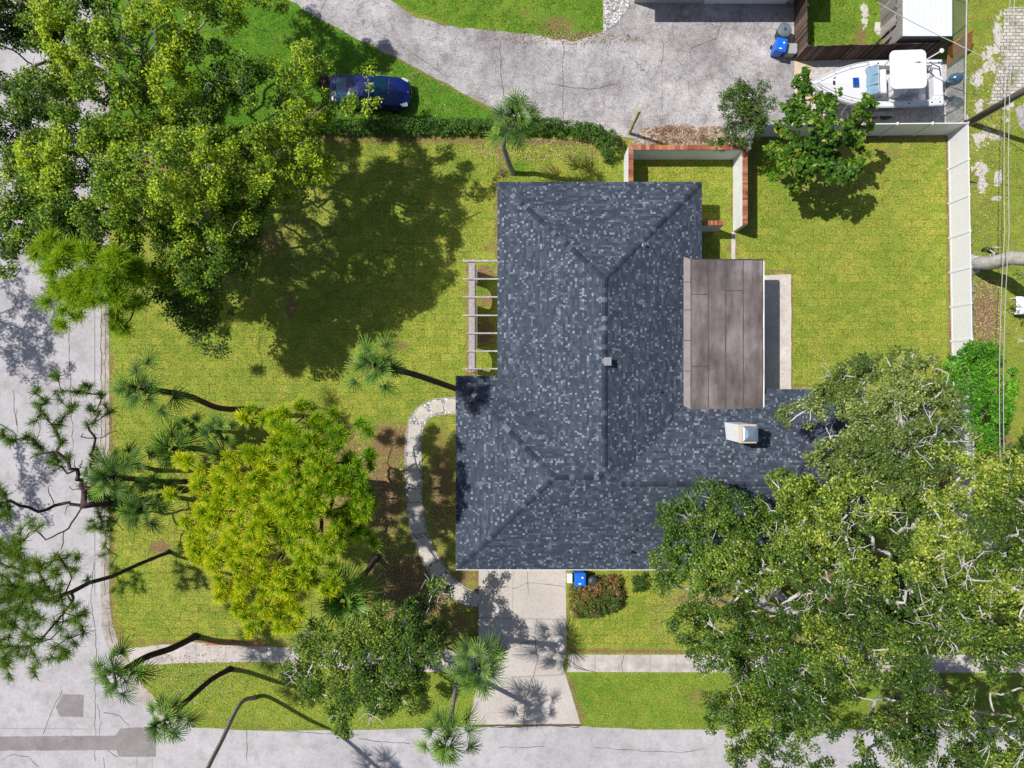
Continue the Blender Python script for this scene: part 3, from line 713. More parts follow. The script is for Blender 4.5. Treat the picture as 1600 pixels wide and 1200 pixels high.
def window(x, y, z, wd, ht, face):
    rz = {'S': 0, 'W': -math.pi/2, 'E': math.pi/2, 'N': math.pi}[face]
    f = MB(); ww, hh = wd/2, ht/2
    for cx, cz, a, b in ((0, hh, wd+.1, .07), (0, -hh, wd+.1, .07), (-ww, 0, .07, ht-.07), (ww, 0, .07, ht-.07), (0, 0, .05, ht-.07)): f.box((cx, -.03, cz), (a, .07, b))
    o = f.build('window', M['white'], house); o.location = (x-O.x, y-O.y, z); o.rotation_euler = (0, 0, rz)
    g_ = MB(); g_.box((0, -.012, 0), (wd-.06, .02, ht-.06)); g_.build('pane', M['glass_dark'], o)
for a in ((9, ys_+.5, 1.5, 1.8, 1.2, 'S'), (12.5, ys_+.5, 1.5, 1.8, 1.2, 'S'), (16, ys_+.5, 1.5, 1.4, 1.2, 'S'), (x0+.5, -6.5, 1.5, 1.8, 1.2, 'W'), (x0+.5, -3, 1.5, 1.2, 1.2, 'W'), (xm0+.5, 3.5, 1.4, 2.0, 1.3, 'W'), (xm0+.5, 8, 1.5, 1.6, 1.2, 'W'),
          (3, yn-.5, 1.5, 1.4, 1.2, 'N'), (xm1-.5, 9.0, 1.5, 1.2, 1.2, 'E'), (x1-.5, -5, 1.5, 1.4, 1.2, 'E'), (15.5, yr-.5, 1.5, 1.6, 1.2, 'N')): window(*a)
gd = MB()
for i in range(4): gd.box((.6-O.x, ys_+.47-O.y, .28+i*.54), (4.6, .05, .525))
gd.build('garage_door', M['white'], house)
d_ = MB(); d_.box((x0+.48-O.x, -1.3-O.y, 1.05), (.05, .95, 2.1)); dr = d_.build('door', M['darkwood'], house)
h_ = MB(); h_.box((x0+.43-O.x, -1.65-O.y, 1.0), (.06, .04, .12)); h_.build('handle', M['chrome'], dr)
# patio roof of rolled panels
px0, px1, pyn = 9.27, 13.58, 6.75
zz = lambda x: 3.14-.02*(x-9.27)
pr = MB()
def pslab(mb, xa, xb, ya0, ya1, yb0, yb1, up, th=.07):
    top = [(xa, ya0, zz(xa)+up), (xb, yb0, zz(xb)+up), (xb, yb1, zz(xb)+up), (xa, ya1, zz(xa)+up)]
    bot = [(p[0], p[1], p[2]-th) for p in top]
    mb.add([loc(p) for p in bot+top], [(0, 3, 2, 1), (4, 5, 6, 7), (0, 1, 5, 4), (1, 2, 6, 5), (2, 3, 7, 6), (3, 0, 4, 7)])
pslab(pr, px0+.38, px1, -1.36, pyn, -1.34, pyn, 0)
proof = pr.build('patio_roof', M['rollroof'], house)
fl = MB(); pslab(fl, px0, px0+.385, -1.18, pyn+.12, -1.36, pyn-.02, .012, .05); fl.build('flashing', M['rollroof_light'], proof)
sm = MB()
for xx in (px0+.385, px0+1.33, px0+2.28, px0+3.23, px1-.01):
    pts = [(xx+rnd.uniform(-.012, .012), y, zz(xx)+.006) for y in np.linspace(-1.3, pyn-.01, 14)]
    for p, q in zip(pts, pts[1:]):
        sm.box(loc(((p[0]+q[0])/2, (p[1]+q[1])/2, p[2])), (.045*rnd.uniform(.7, 1.4), abs(q[1]-p[1])+.01, .014), -math.atan2(q[0]-p[0], q[1]-p[1]))
for xa, xb, y in ((px0+.4, px0+1.33, 4.85), (px0+.4, px0+1.33, .95), (px0+2.28, px0+3.2, 5.05), (px0, px0+.38, 4.0), (px0, px0+.38, 2.35), (px0, px0+.38, .7), (px0, px0+.38, 5.5), (px0+.4, px1, pyn-.02)):
    sm.box(loc(((xa+xb)/2, y, zz(xa)+.013)), (xb-xa, .035, .016))
sm.build('seam', M['seam'], proof)
gt = MB(); gt.box(loc((px1+.04, 2.6, zz(px1)-.06)), (.08, 8.1, .12)); gt.box(loc((px1-.04, 2.6, zz(px1)-.14)), (.05, 8.0, .16)); gt.build('gutter', M['white'], proof)
for yy in (6.4, 4.0, 1.6):
    c = MB(); c.box(loc((px1-.25, yy, 1.47)), (.1, .1, 2.9)); c.build('post', M['white'], proof)
# chimney with metal cap
cx_, cy_ = 11.83, -2.50
ch = MB(); ch.box(loc((cx_, cy_, 4.35)), (.84, .90, 2.7)); chim = ch.build('chimney', M['white'], roof, bevel=.01)
cb = MB(); cb.box(loc((cx_, cy_, 5.72)), (.88, .94, .05)); cb.build('crown', M['plywood'], chim)
cc = MB(); cc.lathe([(.56, 0), (.54, .05), (.42, .10), (.20, .14), (.02, .15)], loc((cx_+.1, cy_, 5.80)), 4)
for v in range(len(cc.v)):
    a = cc.v[v]; r = Matrix.Rotation(math.pi/4, 3, 'Z') @ (Vector(a)-Vector(loc((cx_+.1, cy_, 0)))); cc.v[v] = tuple(r*1.0+Vector(loc((cx_+.1, cy_, 0))))
cc.box(loc((cx_+.1, cy_, 5.78)), (.70, .76, .05))
cc.build('cap', M['bluesteel'], chim)
fl2 = MB(); fl2.box(loc((cx_-.36, cy_-.95, 3.63+.36*(-.2))), (.12, 1.2, .012), 0, 1, Matrix.Rotation(math.atan(K), 3, 'X')); fl2.build('flashing', M['seam'], chim)
def roofz(x, y): return E0+K*max(min(x-xm0, xm1-x, y-ys_, yn-y), min(x-x0, 99, y-ys_, yl-y) if x < 5 else -9, min(x1-x, y-ys_, yr-y) if x > 5 else -9)
for (px_, py_, zt, kind) in ((1005, 383, 3.9, 'pipe'), (948, 565, 4.7, 'box'), (987, 862, 3.1, 'pipe'), (994, 828, 3.6, 'pipe2'), (1033, 612, 3.5, 'pipe2')):
    p = P(px_, py_, zt); z = roofz(p.x, p.y)
    v = MB()
    if kind == 'box':
        v.box((p.x-O.x, p.y-O.y, z+.17), (.30, .34, .34)); v.box((p.x-O.x, p.y-O.y, z+.36), (.38, .42, .04))
        v.build('roof_vent', M['galv'], roof)
    elif kind == 'pipe':
        v.lathe([(.14, 0), (.09, .05), (.055, .07), (.055, .32), (.04, .32), (.04, .2)], (p.x-O.x, p.y-O.y, z), 12)
        v.build('vent_pipe', M['black'] if px_ == 987 else M['galv'], roof)
    else:
        v.lathe([(.10, 0), (.05, .03), (.04, .14), (.03, .14)], (p.x-O.x, p.y-O.y, z), 10)
        v.build('vent_pipe', M['black'], roof)

# arcade wall with pergola on the west side
per = thing('pergola', 'white timber pergola of seven rafters over an arched wall against the house', 'pergola', (-2.1, 4, 0))
OP = Vector((-2.1, 4, 0))
wa = MB(); thx = .2; top = 2.25
ya, yb = 6.6, .62
def arch_wall(mb, ya, yb, openings, x, th, top):
    # openings (yc, halfwidth, springing) arches; polygon built as strips
    ys = sorted(set([yb, ya]+[y for yc, hw, s in openings for y in np.linspace(yc-hw, yc+hw, 15)]))
    for a, b in zip(ys, ys[1:]):
        m = (a+b)/2; zs0, zs1 = 0, 0
        for yc, hw, s in openings:
            if abs(m-yc) < hw:
                zs0 = s+math.sqrt(max(0, hw*hw-(a-yc)**2))*.75; zs1 = s+math.sqrt(max(0, hw*hw-(b-yc)**2))*.75
        vs = []
        for xx in (x-th/2, x+th/2): vs += [(xx, a, zs0), (xx, b, zs1), (xx, b, top), (xx, a, top)]
        vs = [(v[0]-OP.x, v[1]-OP.y, v[2]) for v in vs]
        fs = [(0, 1, 2, 3)[::-1], (4, 5, 6, 7), (3, 2, 6, 7)]
        if zs0 or zs1: fs.append((0, 4, 5, 1))
        mb.add(vs, [f[::-1] for f in fs])
    for y in (ya, yb):
        mb.add([(x-th/2-OP.x, y-OP.y, 0), (x+th/2-OP.x, y-OP.y, 0), (x+th/2-OP.x, y-OP.y, top), (x-th/2-OP.x, y-OP.y, top)], [(0, 1, 2, 3)])
arch_wall(wa, ya, yb, [(5.2, .62, 1.1), (1.55, .62, 1.1)], -2.12, .2, top)
wa.build('arched_wall', M['stucco'], per)
bm_ = MB(); bm_.box((-2.22-OP.x, 3.75-OP.y, 2.34), (.34, 6.2, .12)); bm_.build('beam', M['greywood'], per, bevel=.01)
for i, yy in enumerate([6.76, 5.77, 4.78, 3.77, 2.79, 1.81, .84]):
    r = MB(); ln = 2.0 if i not in (4, 5) else 1.75
    r.box((-.72-ln/2-OP.x, yy-OP.y, 2.47), (ln, .075 if i else .10, .15)); r.build('rafter', M['greywood'], per)

# ---------------------------------------------------------------- walled court with brick coping
def brick_run(mb, a, b, z, wd=.27, bl=.105, h=.08, along=False):
    a, b = Vector(a), Vector(b); d = b-a; L = d.length; d.normalize(); an = math.atan2(d.y, d.x)
    st = bl if not along else .235
    n = int(L/st)
    for i in range(n):
        c = a+d*((i+.5)*L/n)
        mb.box((c.x, c.y, z+h/2+rnd.uniform(0, .008)), (L/n-.012, wd+rnd.uniform(-.012, .012), h), an)
cw = thing('courtyard_wall', 'white walled court with red brick coping at the north end of the house', 'wall', (9.8, 12, 0))
OW = Vector((9.8, 12, 0))
def cl(x, y): return (x-OW.x, y-OW.y)
hw_ = 1.70
w_ = MB(); xo0, xo1, yo, yb_ = 6.55, 13.17, 13.36, 8.92; t = .22
w_.prism([cl(xo0, yn-.2), cl(xo0, yo), cl(xo1, yo), cl(xo1, yb_), cl(xo1-t, yb_), cl(xo1-t, yo-t), cl(xo0+t, yo-t), cl(xo0+t, yn-.2)], 0, hw_)
w_.build('wall', M['stucco'], cw)
w2 = MB(); w2.box((10.9-OW.x, 9.02-OW.y, hw_/2), (2.0, .22, hw_)); w2.build('stub_wall', M['stucco'], cw)
cp = MB()
brick_run(cp, (*cl(xo0+.11, yn-.2), 0), (*cl(xo0+.11, yo-.28), 0), hw_)
brick_run(cp, (*cl(xo0-.02, yo-.11), 0), (*cl(xo1+.02, yo-.11), 0), hw_, along=True)
brick_run(cp, (*cl(xo1-.11, yb_), 0), (*cl(xo1-.11, yo-.26), 0), hw_)
brick_run(cp, (*cl(9.95, 9.02), 0), (*cl(11.9, 9.02), 0), hw_)
cp.build('brick_coping', M['brick'], cw)
mo = MB(); mo.prism([cl(xo0-.01, yn-.2), cl(xo0-.01, yo+.01), cl(xo1+.01, yo+.01), cl(xo1+.01, yb_), cl(xo1-t-.01, yb_), cl(xo1-t-.01, yo-t-.01), cl(xo0+t+.01, yo-t-.01), cl(xo0+t+.01, yn-.2)], hw_, hw_+.04)
mo.build('mortar_bed', M['mortar'], cw)

# ---------------------------------------------------------------- fences
def vinyl_fence(runs, label, group=None):
    o0 = Vector((*runs[0][0], 0))
    f = thing('vinyl_fence', label, 'fence', o0)
    pan = MB(); rail = MB(); rail2 = MB(); posts = []
    for (a, b) in runs:
        a, b = Vector((*a, 0)), Vector((*b, 0)); d = b-a; L = d.length; an = math.atan2(d.y, d.x); n = max(1, round(L/1.97)); d.normalize()
        for i in range(n):
            c = a+d*(i+.5)*L/n-o0
            bw = .147; k = int((L/n-.12)/bw)
            for j in range(k):
                cc = c+d*((j+.5)/k-.5)*(L/n-.12)
                pan.box((cc.x, cc.y, .95), ((L/n-.12)/k-.0015, .028, 1.62), an)
            for z, rl in ((.12, rail), (1.76, rail2)): rl.box((c.x, c.y, z), (L/n-.12, .055, .12), an)
        for i in range(n+1):
            p = a+d*i*L/n-o0
            if any((p-q).length < .2 for q in posts): continue
            posts.append(p)
            m = MB(); m.box((p.x, p.y, .91), (.125, .125, 1.82), an); po = m.build('post', M['vinyl'], f)
            m = MB(); m.lathe([(.10, 0), (.10, .03), (.01, .09)], (p.x, p.y, 1.82), 4); m.build('post_cap', M['vinyl'], po)
    pan.build('panel', M['vinyl'], f); rail.build('rail', M['vinyl'], f); rail2.build('rail', M['vinyl'], f); return f
def FW(px, py): p = P(px, py, 1.83); return (p.x, p.y)
vinyl_fence([(FW(1513, 192), FW(1519, 530)), (FW(1519, 530), FW(1524, 850))], 'tall white vinyl fence along the alley on the east side of the back lawn')
vinyl_fence([(FW(1513, 192), FW(1183, 195)), (FW(1183, 195), FW(1172, 231))], 'white vinyl fence between the back lawn and the parked boat')
def plank_fence(a, b, h, mat, label, capz=False, pitch=.145):
    o0 = Vector((*a, 0)); f = thing('wooden_fence', label, 'fence', o0)
    a, b = Vector((*a, 0)), Vector((*b, 0)); d = b-a; L = d.length; an = math.atan2(d.y, d.x); d.normalize(); n = int(L/pitch)
    mb = MB()
    for i in range(n):
        c = d*(i+.5)*L/n; hh = h+rnd.uniform(-.03, .03)
        mb.box((c.x-d.y*rnd.uniform(-.012, .012), c.y+d.x*rnd.uniform(-.012, .012), hh/2), (L/n-.012, .022, hh), an+rnd.uniform(-.05, .05))
    mb.build('planks', mat, f)
    nrm = Vector((-d.y, d.x, 0))*.035
    for z in (.4, h-.35):
        r = MB(); r.box((d.x*L/2+nrm.x, d.y*L/2+nrm.y, z), (L, .04, .09), an); r.build('rail', mat, f)
    for i in range(int(L/2.4)+1):
        p = d*min(L-.05, i*2.4)+nrm*2; m = MB(); m.box((p.x, p.y, h/2-.02), (.09, .09, h-.04), an); m.build('post', mat, f)
    return f
def FP(px, py, z=1.75): p = P(px, py, z); return (p.x, p.y)
plank_fence(FP(1261, -60), FP(1261, 72), 1.75, M['darkwood'], 'weathered dark brown plank fence beside the bins, running up from the corner')
plank_fence(FP(1263, 72), FP(1492, 66), 1.75, M['darkwood'], 'weathered dark brown plank fence right behind the white boat')
plank_fence(FP(1402, -60), FP(1402, 36), 1.6, M['greywood2'], 'weathered grey plank fence left of the white roofed shed')
plank_fence(FP(1390, 46, 1.5), FP(1371, 66, 1.5), 1.5, M['darkwood'], 'short slanting dark plank fence piece near the shed corner')
plank_fence(FP(1521.5, 440), FP(1520.5, 532), 1.75, M['greywood2'], 'weathered grey plank fence just outside the white alley fence')
pb = MB(); a = P(1474, 92, .1); b = P(1511, 66, 1.7)
pb.box((0, 0, .72), (1.75, .04, 1.25), 0, 1, Matrix.Rotation(-.75, 3, 'X')); o = pb.build('plywood_panel', M['orangewood']); o.location = (P(1490, 86).x-.1, P(1490, 84).y, 0); o.rotation_euler = (0, 0, .62)
tag(o, 'new orange plywood panel leaning at the end of the dark plank fence', 'panel')
# chain link fence
cf = thing('chain_link_fence', 'chain link fence beside the alley north of the white fence corner', 'fence', (25.4, 15, 0))
mb = MB(); zc = 1.72; xf = lambda y: 25.38+(y-14.7)*.015
y0_, y1_ = 14.8, 25.6
n = int((y1_-y0_)/.085)
hh = 1.68
for i in range(-20, n):
    for sgn in (1, -1):
        ya_ = y0_+i*.085; yb2 = ya_+hh
        za, zb = (.05, .05+hh) if sgn > 0 else (.05+hh, .05)
        lo, hi = max(ya_, y0_), min(yb2, y1_)
        if hi <= lo: continue
        z0q = za+(zb-za)*(lo-ya_)/hh; z1q = za+(zb-za)*(hi-ya_)/hh
        mb.tube([(xf(lo)-25.4+sgn*.003, lo-15, z0q), (xf(hi)-25.4+sgn*.003, hi-15, z1q)], .0055, 3, False)
mb.build('wire_mesh', M['wire'], cf)
r = MB(); r.tube([(xf(y0_)-25.4, y0_-15, zc+.03), (xf(y1_)-25.4, y1_-15, zc+.03)], .045, 8); r.build('rail', M['cable'], cf)
for yy in np.arange(y0_+.1, y1_, 2.6):
    m = MB(); m.tube([(xf(yy)-25.4-.03, yy-15, 0), (xf(yy)-25.4-.03, yy-15, zc+.05)], .03, 8); m.build('post', M['galv'], cf)

# ---------------------------------------------------------------- neighbours' buildings
nh = thing('neighbour_house', 'pale neighbouring house with its garage at the head of the cracked driveway', 'house', P(1120, -60))
ON = P(1120, -60)
m = MB(); y_ = P(0, 5).y; xa_, xb_ = P(990, 0).x, P(1238, 0).x
m.prism([(xa_-ON.x, y_-ON.y), (xb_-ON.x, y_-ON.y), (xb_-ON.x, y_+8-ON.y), (xa_-ON.x, y_+8-ON.y)], 0, 2.6); m.build('wall', simple('beige_wall', (.46, .43, .38), .9, vary=.08), nh)
m = MB()
for i in range(5): m.box((ON.x*0+1.6, y_-.03-ON.y, .25+i*.46), (4.8, .05, .445))
m.build('garage_door', M['white'], nh)
m = MB(); a0, a1, b0, b1 = xa_-.5-ON.x, xb_+.5-ON.x, y_-.55-ON.y, y_+8.5-ON.y; mid = (b0+b1)/2
m.add([(a0, b0, 2.6), (a1, b0, 2.6), (a1, b1, 2.6), (a0, b1, 2.6), (a0+4, mid, 4.2), (a1-4, mid, 4.2)], [(0, 1, 5, 4), (1, 2, 5), (2, 3, 4, 5), (3, 0, 4), (3, 2, 1, 0)])
m.build('roof', simple('grey_brown_roof', (.22, .20, .19), .9), nh)
sh = thing('shed', 'small shed with a flat white metal roof behind the plank fence', 'shed', P(1449, 0))
OS = P(1449, 0)
a, b = P(1411, 56, 2.3), P(1488, 56, 2.3)
m = MB(); m.prism([(a.x-OS.x+.12, a.y-OS.y+.12), (b.x-OS.x-.12, a.y-OS.y+.12), (b.x-OS.x-.12, a.y-OS.y+4), (a.x-OS.x+.12, a.y-OS.y+4)], 0, 2.2); m.build('wall', M['greywood2'], sh)
m = MB(); nr = 9
for i in range(nr):
    xx = a.x+(b.x-a.x)*(i+.5)/nr; m.box((xx-OS.x, a.y-OS.y+2.1, 2.27), ((b.x-a.x)/nr-.006, 4.2, .05))
m.build('roof', M['metalroof'], sh)
# small timber frame by the shed
fr = MB(); q = P(1397, 60); 
for (u, v, z0q, u2, v2, z1q) in ((-.6, -.5, .9, .6, .5, 1.5), (-.3, .35, 1.3, .9, .15, 1.45), (-.1, -.9, .1, .9, .1, 1.2), (-.7, -.6, 0, -.6, -.5, 1.0)):
    fr.tube([(u, v, z0q), (u2, v2, z1q)], .045, 4)
o = fr.build('timber_frame', M['greywood2']); o.location = q; tag(o, 'stack of loose timbers leaning between the shed and the plank fence', 'timber')
# ---------------------------------------------------------------- vegetation
def skeleton(base, fork, pts, rng, pen=.22, wob=.25):
    """greedy growth: returns nodes, parent"""
    f = np.array(fork); pts = pts[np.argsort(np.linalg.norm(pts-f, axis=1))]
    N = np.vstack([[np.array(base)], [f], pts]); n = len(N)
    par = np.zeros(n, int); path = np.zeros(n); par[1] = 0
    for i in range(2, n):
        d = np.linalg.norm(N[1:i]-N[i], axis=1)
        # prefer parents that are lower and nearer the fork
        c = d**1.25+pen*path[1:i]
        j = int(np.argmin(c))+1; par[i] = j; path[i] = path[j]+np.linalg.norm(N[j]-N[i])
    return N, par

def limbs(N, par, rtip, pw, rng, sides=(7, 5, 3), wob=.10, rmax=.5, rtrunk=0):
    n = len(N); tips = np.zeros(n)
    kids = [[] for _ in range(n)]
    for i in range(1, n): kids[par[i]].append(i)
    order = []; st = [0]
    while st:
        a = st.pop(); order.append(a); st += kids[a]
    for a in reversed(order): tips[a] = 1 if not kids[a] else sum(tips[k] for k in kids[a])
    R = np.minimum(rtip*tips**pw, rmax)
    if rtrunk: R[0] = rtrunk*1.15; R[1] = rtrunk; R[kids[1][0]] = max(R[kids[1][0]], rtrunk*.5)
    mb = MB(); strands = [(None, 0)]
    while strands:
        pa, a = strands.pop(); ch = [] if pa is None else [pa]
        ch.append(a)
        while kids[a]:
            ks = sorted(kids[a], key=lambda q: -R[q])
            for q in ks[1:]: strands.append((a, q))
            a = ks[0]; ch.append(a)
        P_ = N[ch]; rr = [R[c] for c in ch]
        if pa is not None: rr[0] = R[ch[1]]*1.05
        # smooth + wiggle
        out, ro = [], []
        for i in range(len(ch)-1):
            p0, p1, p2, p3 = P_[max(i-1, 0)], P_[i], P_[i+1], P_[min(i+2, len(ch)-1)]
            seg = np.linalg.norm(p2-p1); k = max(1, min(5, int(seg/.28)))
            for j in range(k):
                t = j/k
                q = .5*((2*p1)+(-p0+p2)*t+(2*p0-5*p1+4*p2-p3)*t*t+(-p0+3*p1-3*p2+p3)*t**3)
                if j: q = q+rng.normal(0, wob*min(.5, seg*.3), 3)*np.array([1, 1, .6])
                out.append(q); ro.append(rr[i]*(1-t)+rr[i+1]*t)
        out.append(P_[-1]); ro.append(rr[-1]*.7)
        big = max(ro); s = sides[0] if big > .10 else sides[1] if big > .035 else sides[2]
        mb.tube(out, ro, s, False)
    return mb, R, kids, tips

def blob_pts(blobs, density, rng, flat=.55, top=.25):
    """blobs: (px,py,z,rpx). scatter crown points in flattened domes"""
    out = []
    for (x, y, z, r) in blobs:
        c = np.array(P(x, y, z)); R = r*(H-z)/F
        n = max(3, int(density*2.6*math.pi*R*R))
        for _ in range(n):
            a = rng.uniform(0, 2*math.pi); q = math.sqrt(rng.uniform(0, 1)); dz = math.sqrt(1-q*q)*flat*R*rng.uniform(-.3+top, 1)
            out.append(c+np.array([math.cos(a)*q*R, math.sin(a)*q*R, dz-.35*flat*R]))
    A = np.array(out)
    # thin out near duplicates
    keep = []; cell = {}
    md = .40/math.sqrt(density)
    for i, p in enumerate(A):
        k = tuple((p/md).astype(int))
        if k in cell: continue
        cell[k] = 1; keep.append(i)
    return A[keep]

def guides(fork, blobs, rng):
    out = []
    f = np.array(fork)
    for (x, y, z, r) in blobs:
        c = np.array(P(x, y, z)); R = r*(H-z)/F; c[2] -= R*.35
        d = np.linalg.norm(c-f)
        for t in np.arange(1.1/d if d > 1.1 else .5, .95, 1.3/max(d, 1.3)):
            q = f+(c-f)*t; q[2] = f[2]+(c[2]-f[2])*t**.8
            out.append(q+rng.normal(0, .16, 3))
    return np.array(out) if out else np.zeros((0, 3))

def field(A, rng, sc, k=24):
    """smooth pseudo noise 0..1 on points"""
    v = np.zeros(len(A))
    for _ in range(k):
        w_ = rng.normal(0, 1/sc, 3); v += np.sin(A@w_+rng.uniform(0, 6.28))
    v /= math.sqrt(k/2.0); return 1/(1+np.exp(-v*1.7))

def leaves(C, n_per, spread, L, Wd, rng, up=.7, vbase=None, vj=.3, flat=.6, aspect_j=.3):
    """C clump centres -> rhombus leaf quads"""
    k = len(C); idx = np.repeat(np.arange(k), n_per); n = len(idx)
    off = rng.normal(0, 1, (n, 3)); off /= np.linalg.norm(off, axis=1)[:, None]; off *= (rng.uniform(0, 1, (n, 1))**.45)*spread; off[:, 2] *= flat
    c = C[idx]+off
    nr = rng.normal(0, .62, (n, 3))+off/spread*.45; nr[:, 2] = np.abs(nr[:, 2])*.6+up; nr /= np.linalg.norm(nr, axis=1)[:, None]
    d = rng.normal(0, 1, (n, 3))+off/spread*.6; d -= (d*nr).sum(1)[:, None]*nr; d /= np.linalg.norm(d, axis=1)[:, None]
    s = np.cross(nr, d); ll = L*rng.uniform(1-aspect_j, 1+aspect_j, (n, 1))*.5; ww = Wd*rng.uniform(1-aspect_j, 1+aspect_j, (n, 1))*.5
    a = c-d*ll; b = c+s*ww+nr*ww*.25+d*ll*.1; e = c+d*ll-nr*ll*.15; g = c-s*ww+nr*ww*.25+d*ll*.1
    V = np.stack([a, b, e, g], 1).reshape(-1, 3)
    vb = np.full(k, .5) if vbase is None else vbase
    v = np.clip(vb[idx]+rng.normal(0, vj, n)*.5, 0, 1)
    return V, np.repeat(v, 4)

def broad_tree(name, label, cat, base, forkz, blobs, leaf, bark, seed, density=3.2, nleaf=34, L=.15, Wd=.085, spread=.36, bare=.06, gap=.0, rtip=.013, pw=.43, group=None, fork=None, flat=.55, up=.7, vlo=.15, vhi=.75, vsc=1.3, rmax=.5, rtrunk=0, twigs=0, relief=1.3, wob=.10, leafflat=.6):
    rng = np.random.default_rng(seed)
    bx = P(*base); rp = np.array(bx)
    fk = np.array(P(*fork)) if fork else rp+np.array([rng.normal(0, .3), rng.normal(0, .3), forkz])
    A = blob_pts(blobs, density, rng, flat)
    if gap > 0:
        A = A[field(A, rng, 1.0) > gap]
    A[:, 2] += (field(A*np.array([1, 1, 0]), rng, .55)-.5)*relief
    Gd = guides(fk, blobs, rng)
    pts = np.vstack([A, Gd]); isl = np.concatenate([np.ones(len(A), bool), np.zeros(len(Gd), bool)])
    order = np.argsort(np.linalg.norm(pts-fk, axis=1)); isl = isl[order]
    N, par = skeleton(rp, fk, pts, rng)
    mb, R, kids, tips = limbs(N, par, rtip, pw, rng, rmax=rmax, wob=wob, rtrunk=rtrunk)
    t = thing(name, label, cat, bx, 0, group)
    off = np.array(bx)
    mb.v = [(a-off[0], b-off[1], c-off[2]) for a, b, c in mb.v]
    # root flare
    mb.lathe([(R[0]*1.9, -.1), (R[0]*1.45, .12), (R[0]*1.08, .55), (R[0]*.9, .9)], (0, 0, 0), 9)
    C = N[2:][isl]
    if twigs:
        ff = field(C, np.random.default_rng(seed+1), .9)
        pi = par[2:][isl]
        ff += rng.uniform(-.12, .12, len(C))
        for i in np.argsort(ff)[:int(len(C)*twigs*.42)]:
            p = C[i]-off; dd = p-(N[pi[i]]-off); dd /= np.linalg.norm(dd)+1e-6
            for _ in range(3):
                d1 = dd+rng.normal(0, .6, 3); d1[2] = abs(d1[2])*.4+.12; d1 /= np.linalg.norm(d1); d2_ = d1+rng.normal(0, .6, 3); d2_[2] = abs(d2_[2])*.3
                mb.tube([p, p+d1*.35, p+d1*.35+d2_*.32], [.026, .019, .009], 4, False)
    mb.build('trunk', bark, t, smooth=True)
    fb = field(C, rng, .55)
    keep = fb > bare*1.0
    keep |= rng.uniform(0, 1, len(C)) > .85
    vb = vlo+(vhi-vlo)*np.clip(.65*field(C, rng, vsc)+.35*rng.uniform(0, 1, len(C)), 0, 1)
    if bare > 0: C = C+np.where(keep, 0, -.75)[:, None]*np.array([0, 0, 1]); vb = vb-np.where(keep, 0, .15)
    V, v = leaves(C+np.array([0, 0, .06]), nleaf, spread, L, Wd, rng, up, vb, .55, leafflat)
    np_mesh('crown', V-off, 4, leaf, t, {'v': v})
    return t

def fillpoly(poly, step, z, zj, r, seed):
    rng = np.random.default_rng(seed); xs = [p[0] for p in poly]; ys = [p[1] for p in poly]; out = []
    row = 0
    y = min(ys)
    while y < max(ys):
        x = min(xs)+(row % 2)*step/2
        while x < max(xs):
            X = x+rng.uniform(-.25, .25)*step; Y = y+rng.uniform(-.25, .25)*step
            if sdf(poly, np.array([X]), np.array([Y]))[0] < -r*.3:
                out.append((X, Y, z+rng.uniform(-zj, zj), r*rng.uniform(.8, 1.15)))
            x += step
        y += step*.87; row += 1
    return out

# ---- oaks on the left
broad_tree('oak_tree', 'huge yellow green oak spreading over the west lawn left of the blue car', 'tree', (352, 322), 3.2,
    [(120, 230, 10, 60), (60, 205, 9, 52), (55, 300, 9, 58), (130, 320, 10, 58), (200, 300, 11, 58), (200, 220, 11, 55), (270, 200, 11, 55), (290, 270, 12, 58), (330, 165, 10, 45), (380, 195, 10, 48), (405, 150, 9.5, 38), (455, 175, 9, 38), (440, 225, 9, 42), (480, 262, 8, 34),
     (385, 275, 10, 48), (340, 335, 10, 50), (385, 345, 9, 30), (285, 365, 10, 50), (220, 375, 9, 48), (165, 385, 9, 42), (310, 430, 8, 38), (25, 360, 9, 40), (25, 250, 8, 36), (95, 365, 8, 40), (260, 430, 8, 30), (490, 95, 8.5, 16), (470, 130, 8.5, 22), (30, 410, 8, 26), (90, 320, 9, 50), (20, 300, 9, 40), (10, 200, 8.5, 40), (60, 150, 9, 36), (250, 330, 9, 45), (200, 425, 8, 30), (130, 390, 8, 34), (350, 230, 9, 45), (300, 480, 7.5, 30), (340, 400, 8.5, 36), (420, 300, 8.5, 30), (350, 395, 8, 30), (380, 125, 9.5, 34), (425, 112, 9, 24), (345, 112, 9.5, 34), (310, 150, 10, 34), (480, 180, 8.5, 26), (15, 255, 9, 34), (20, 330, 9, 34), (70, 250, 9.5, 40), (180, 250, 10.5, 40), (320, 300, 10.5, 40)],
    M['leaf_yellow'], M['bark_mid'], 21, density=4.2, nleaf=62, L=.135, Wd=.075, bare=.20, twigs=.02, vlo=-.15, vhi=.95, gap=.08, relief=2.4, vsc=1.6)
broad_tree('oak_tree', 'bright yellow green oak at the top left beside the shaded neighbouring grass', 'tree', (285, 178), 3.5,
    [(160, 30, 11, 48), (120, 85, 10, 46), (100, 150, 10, 46), (170, 110, 11, 52), (225, 60, 11, 52), (240, 130, 11, 46), (280, 25, 11, 46), (285, 85, 10, 34), (335, 15, 9, 34), (395, 12, 8.5, 26), (430, 18, 8, 18), (180, 170, 11, 46), (250, -30, 11, 50), (150, -30, 11, 50), (330, -30, 10, 40), (180, -140, 10, 50), (240, -150, 10, 50), (300, -150, 9.5, 36), (220, -100, 10, 44), (160, -200, 10, 50), (305, 115, 9.5, 30), (325, 60, 9, 18), (80, 30, 10, 40)],
    M['leaf_yellow'], M['bark_mid'], 22, density=4.2, nleaf=62, L=.135, Wd=.075, bare=.20, twigs=.02, vlo=-.05, vhi=1.0, gap=.17, relief=2.4)
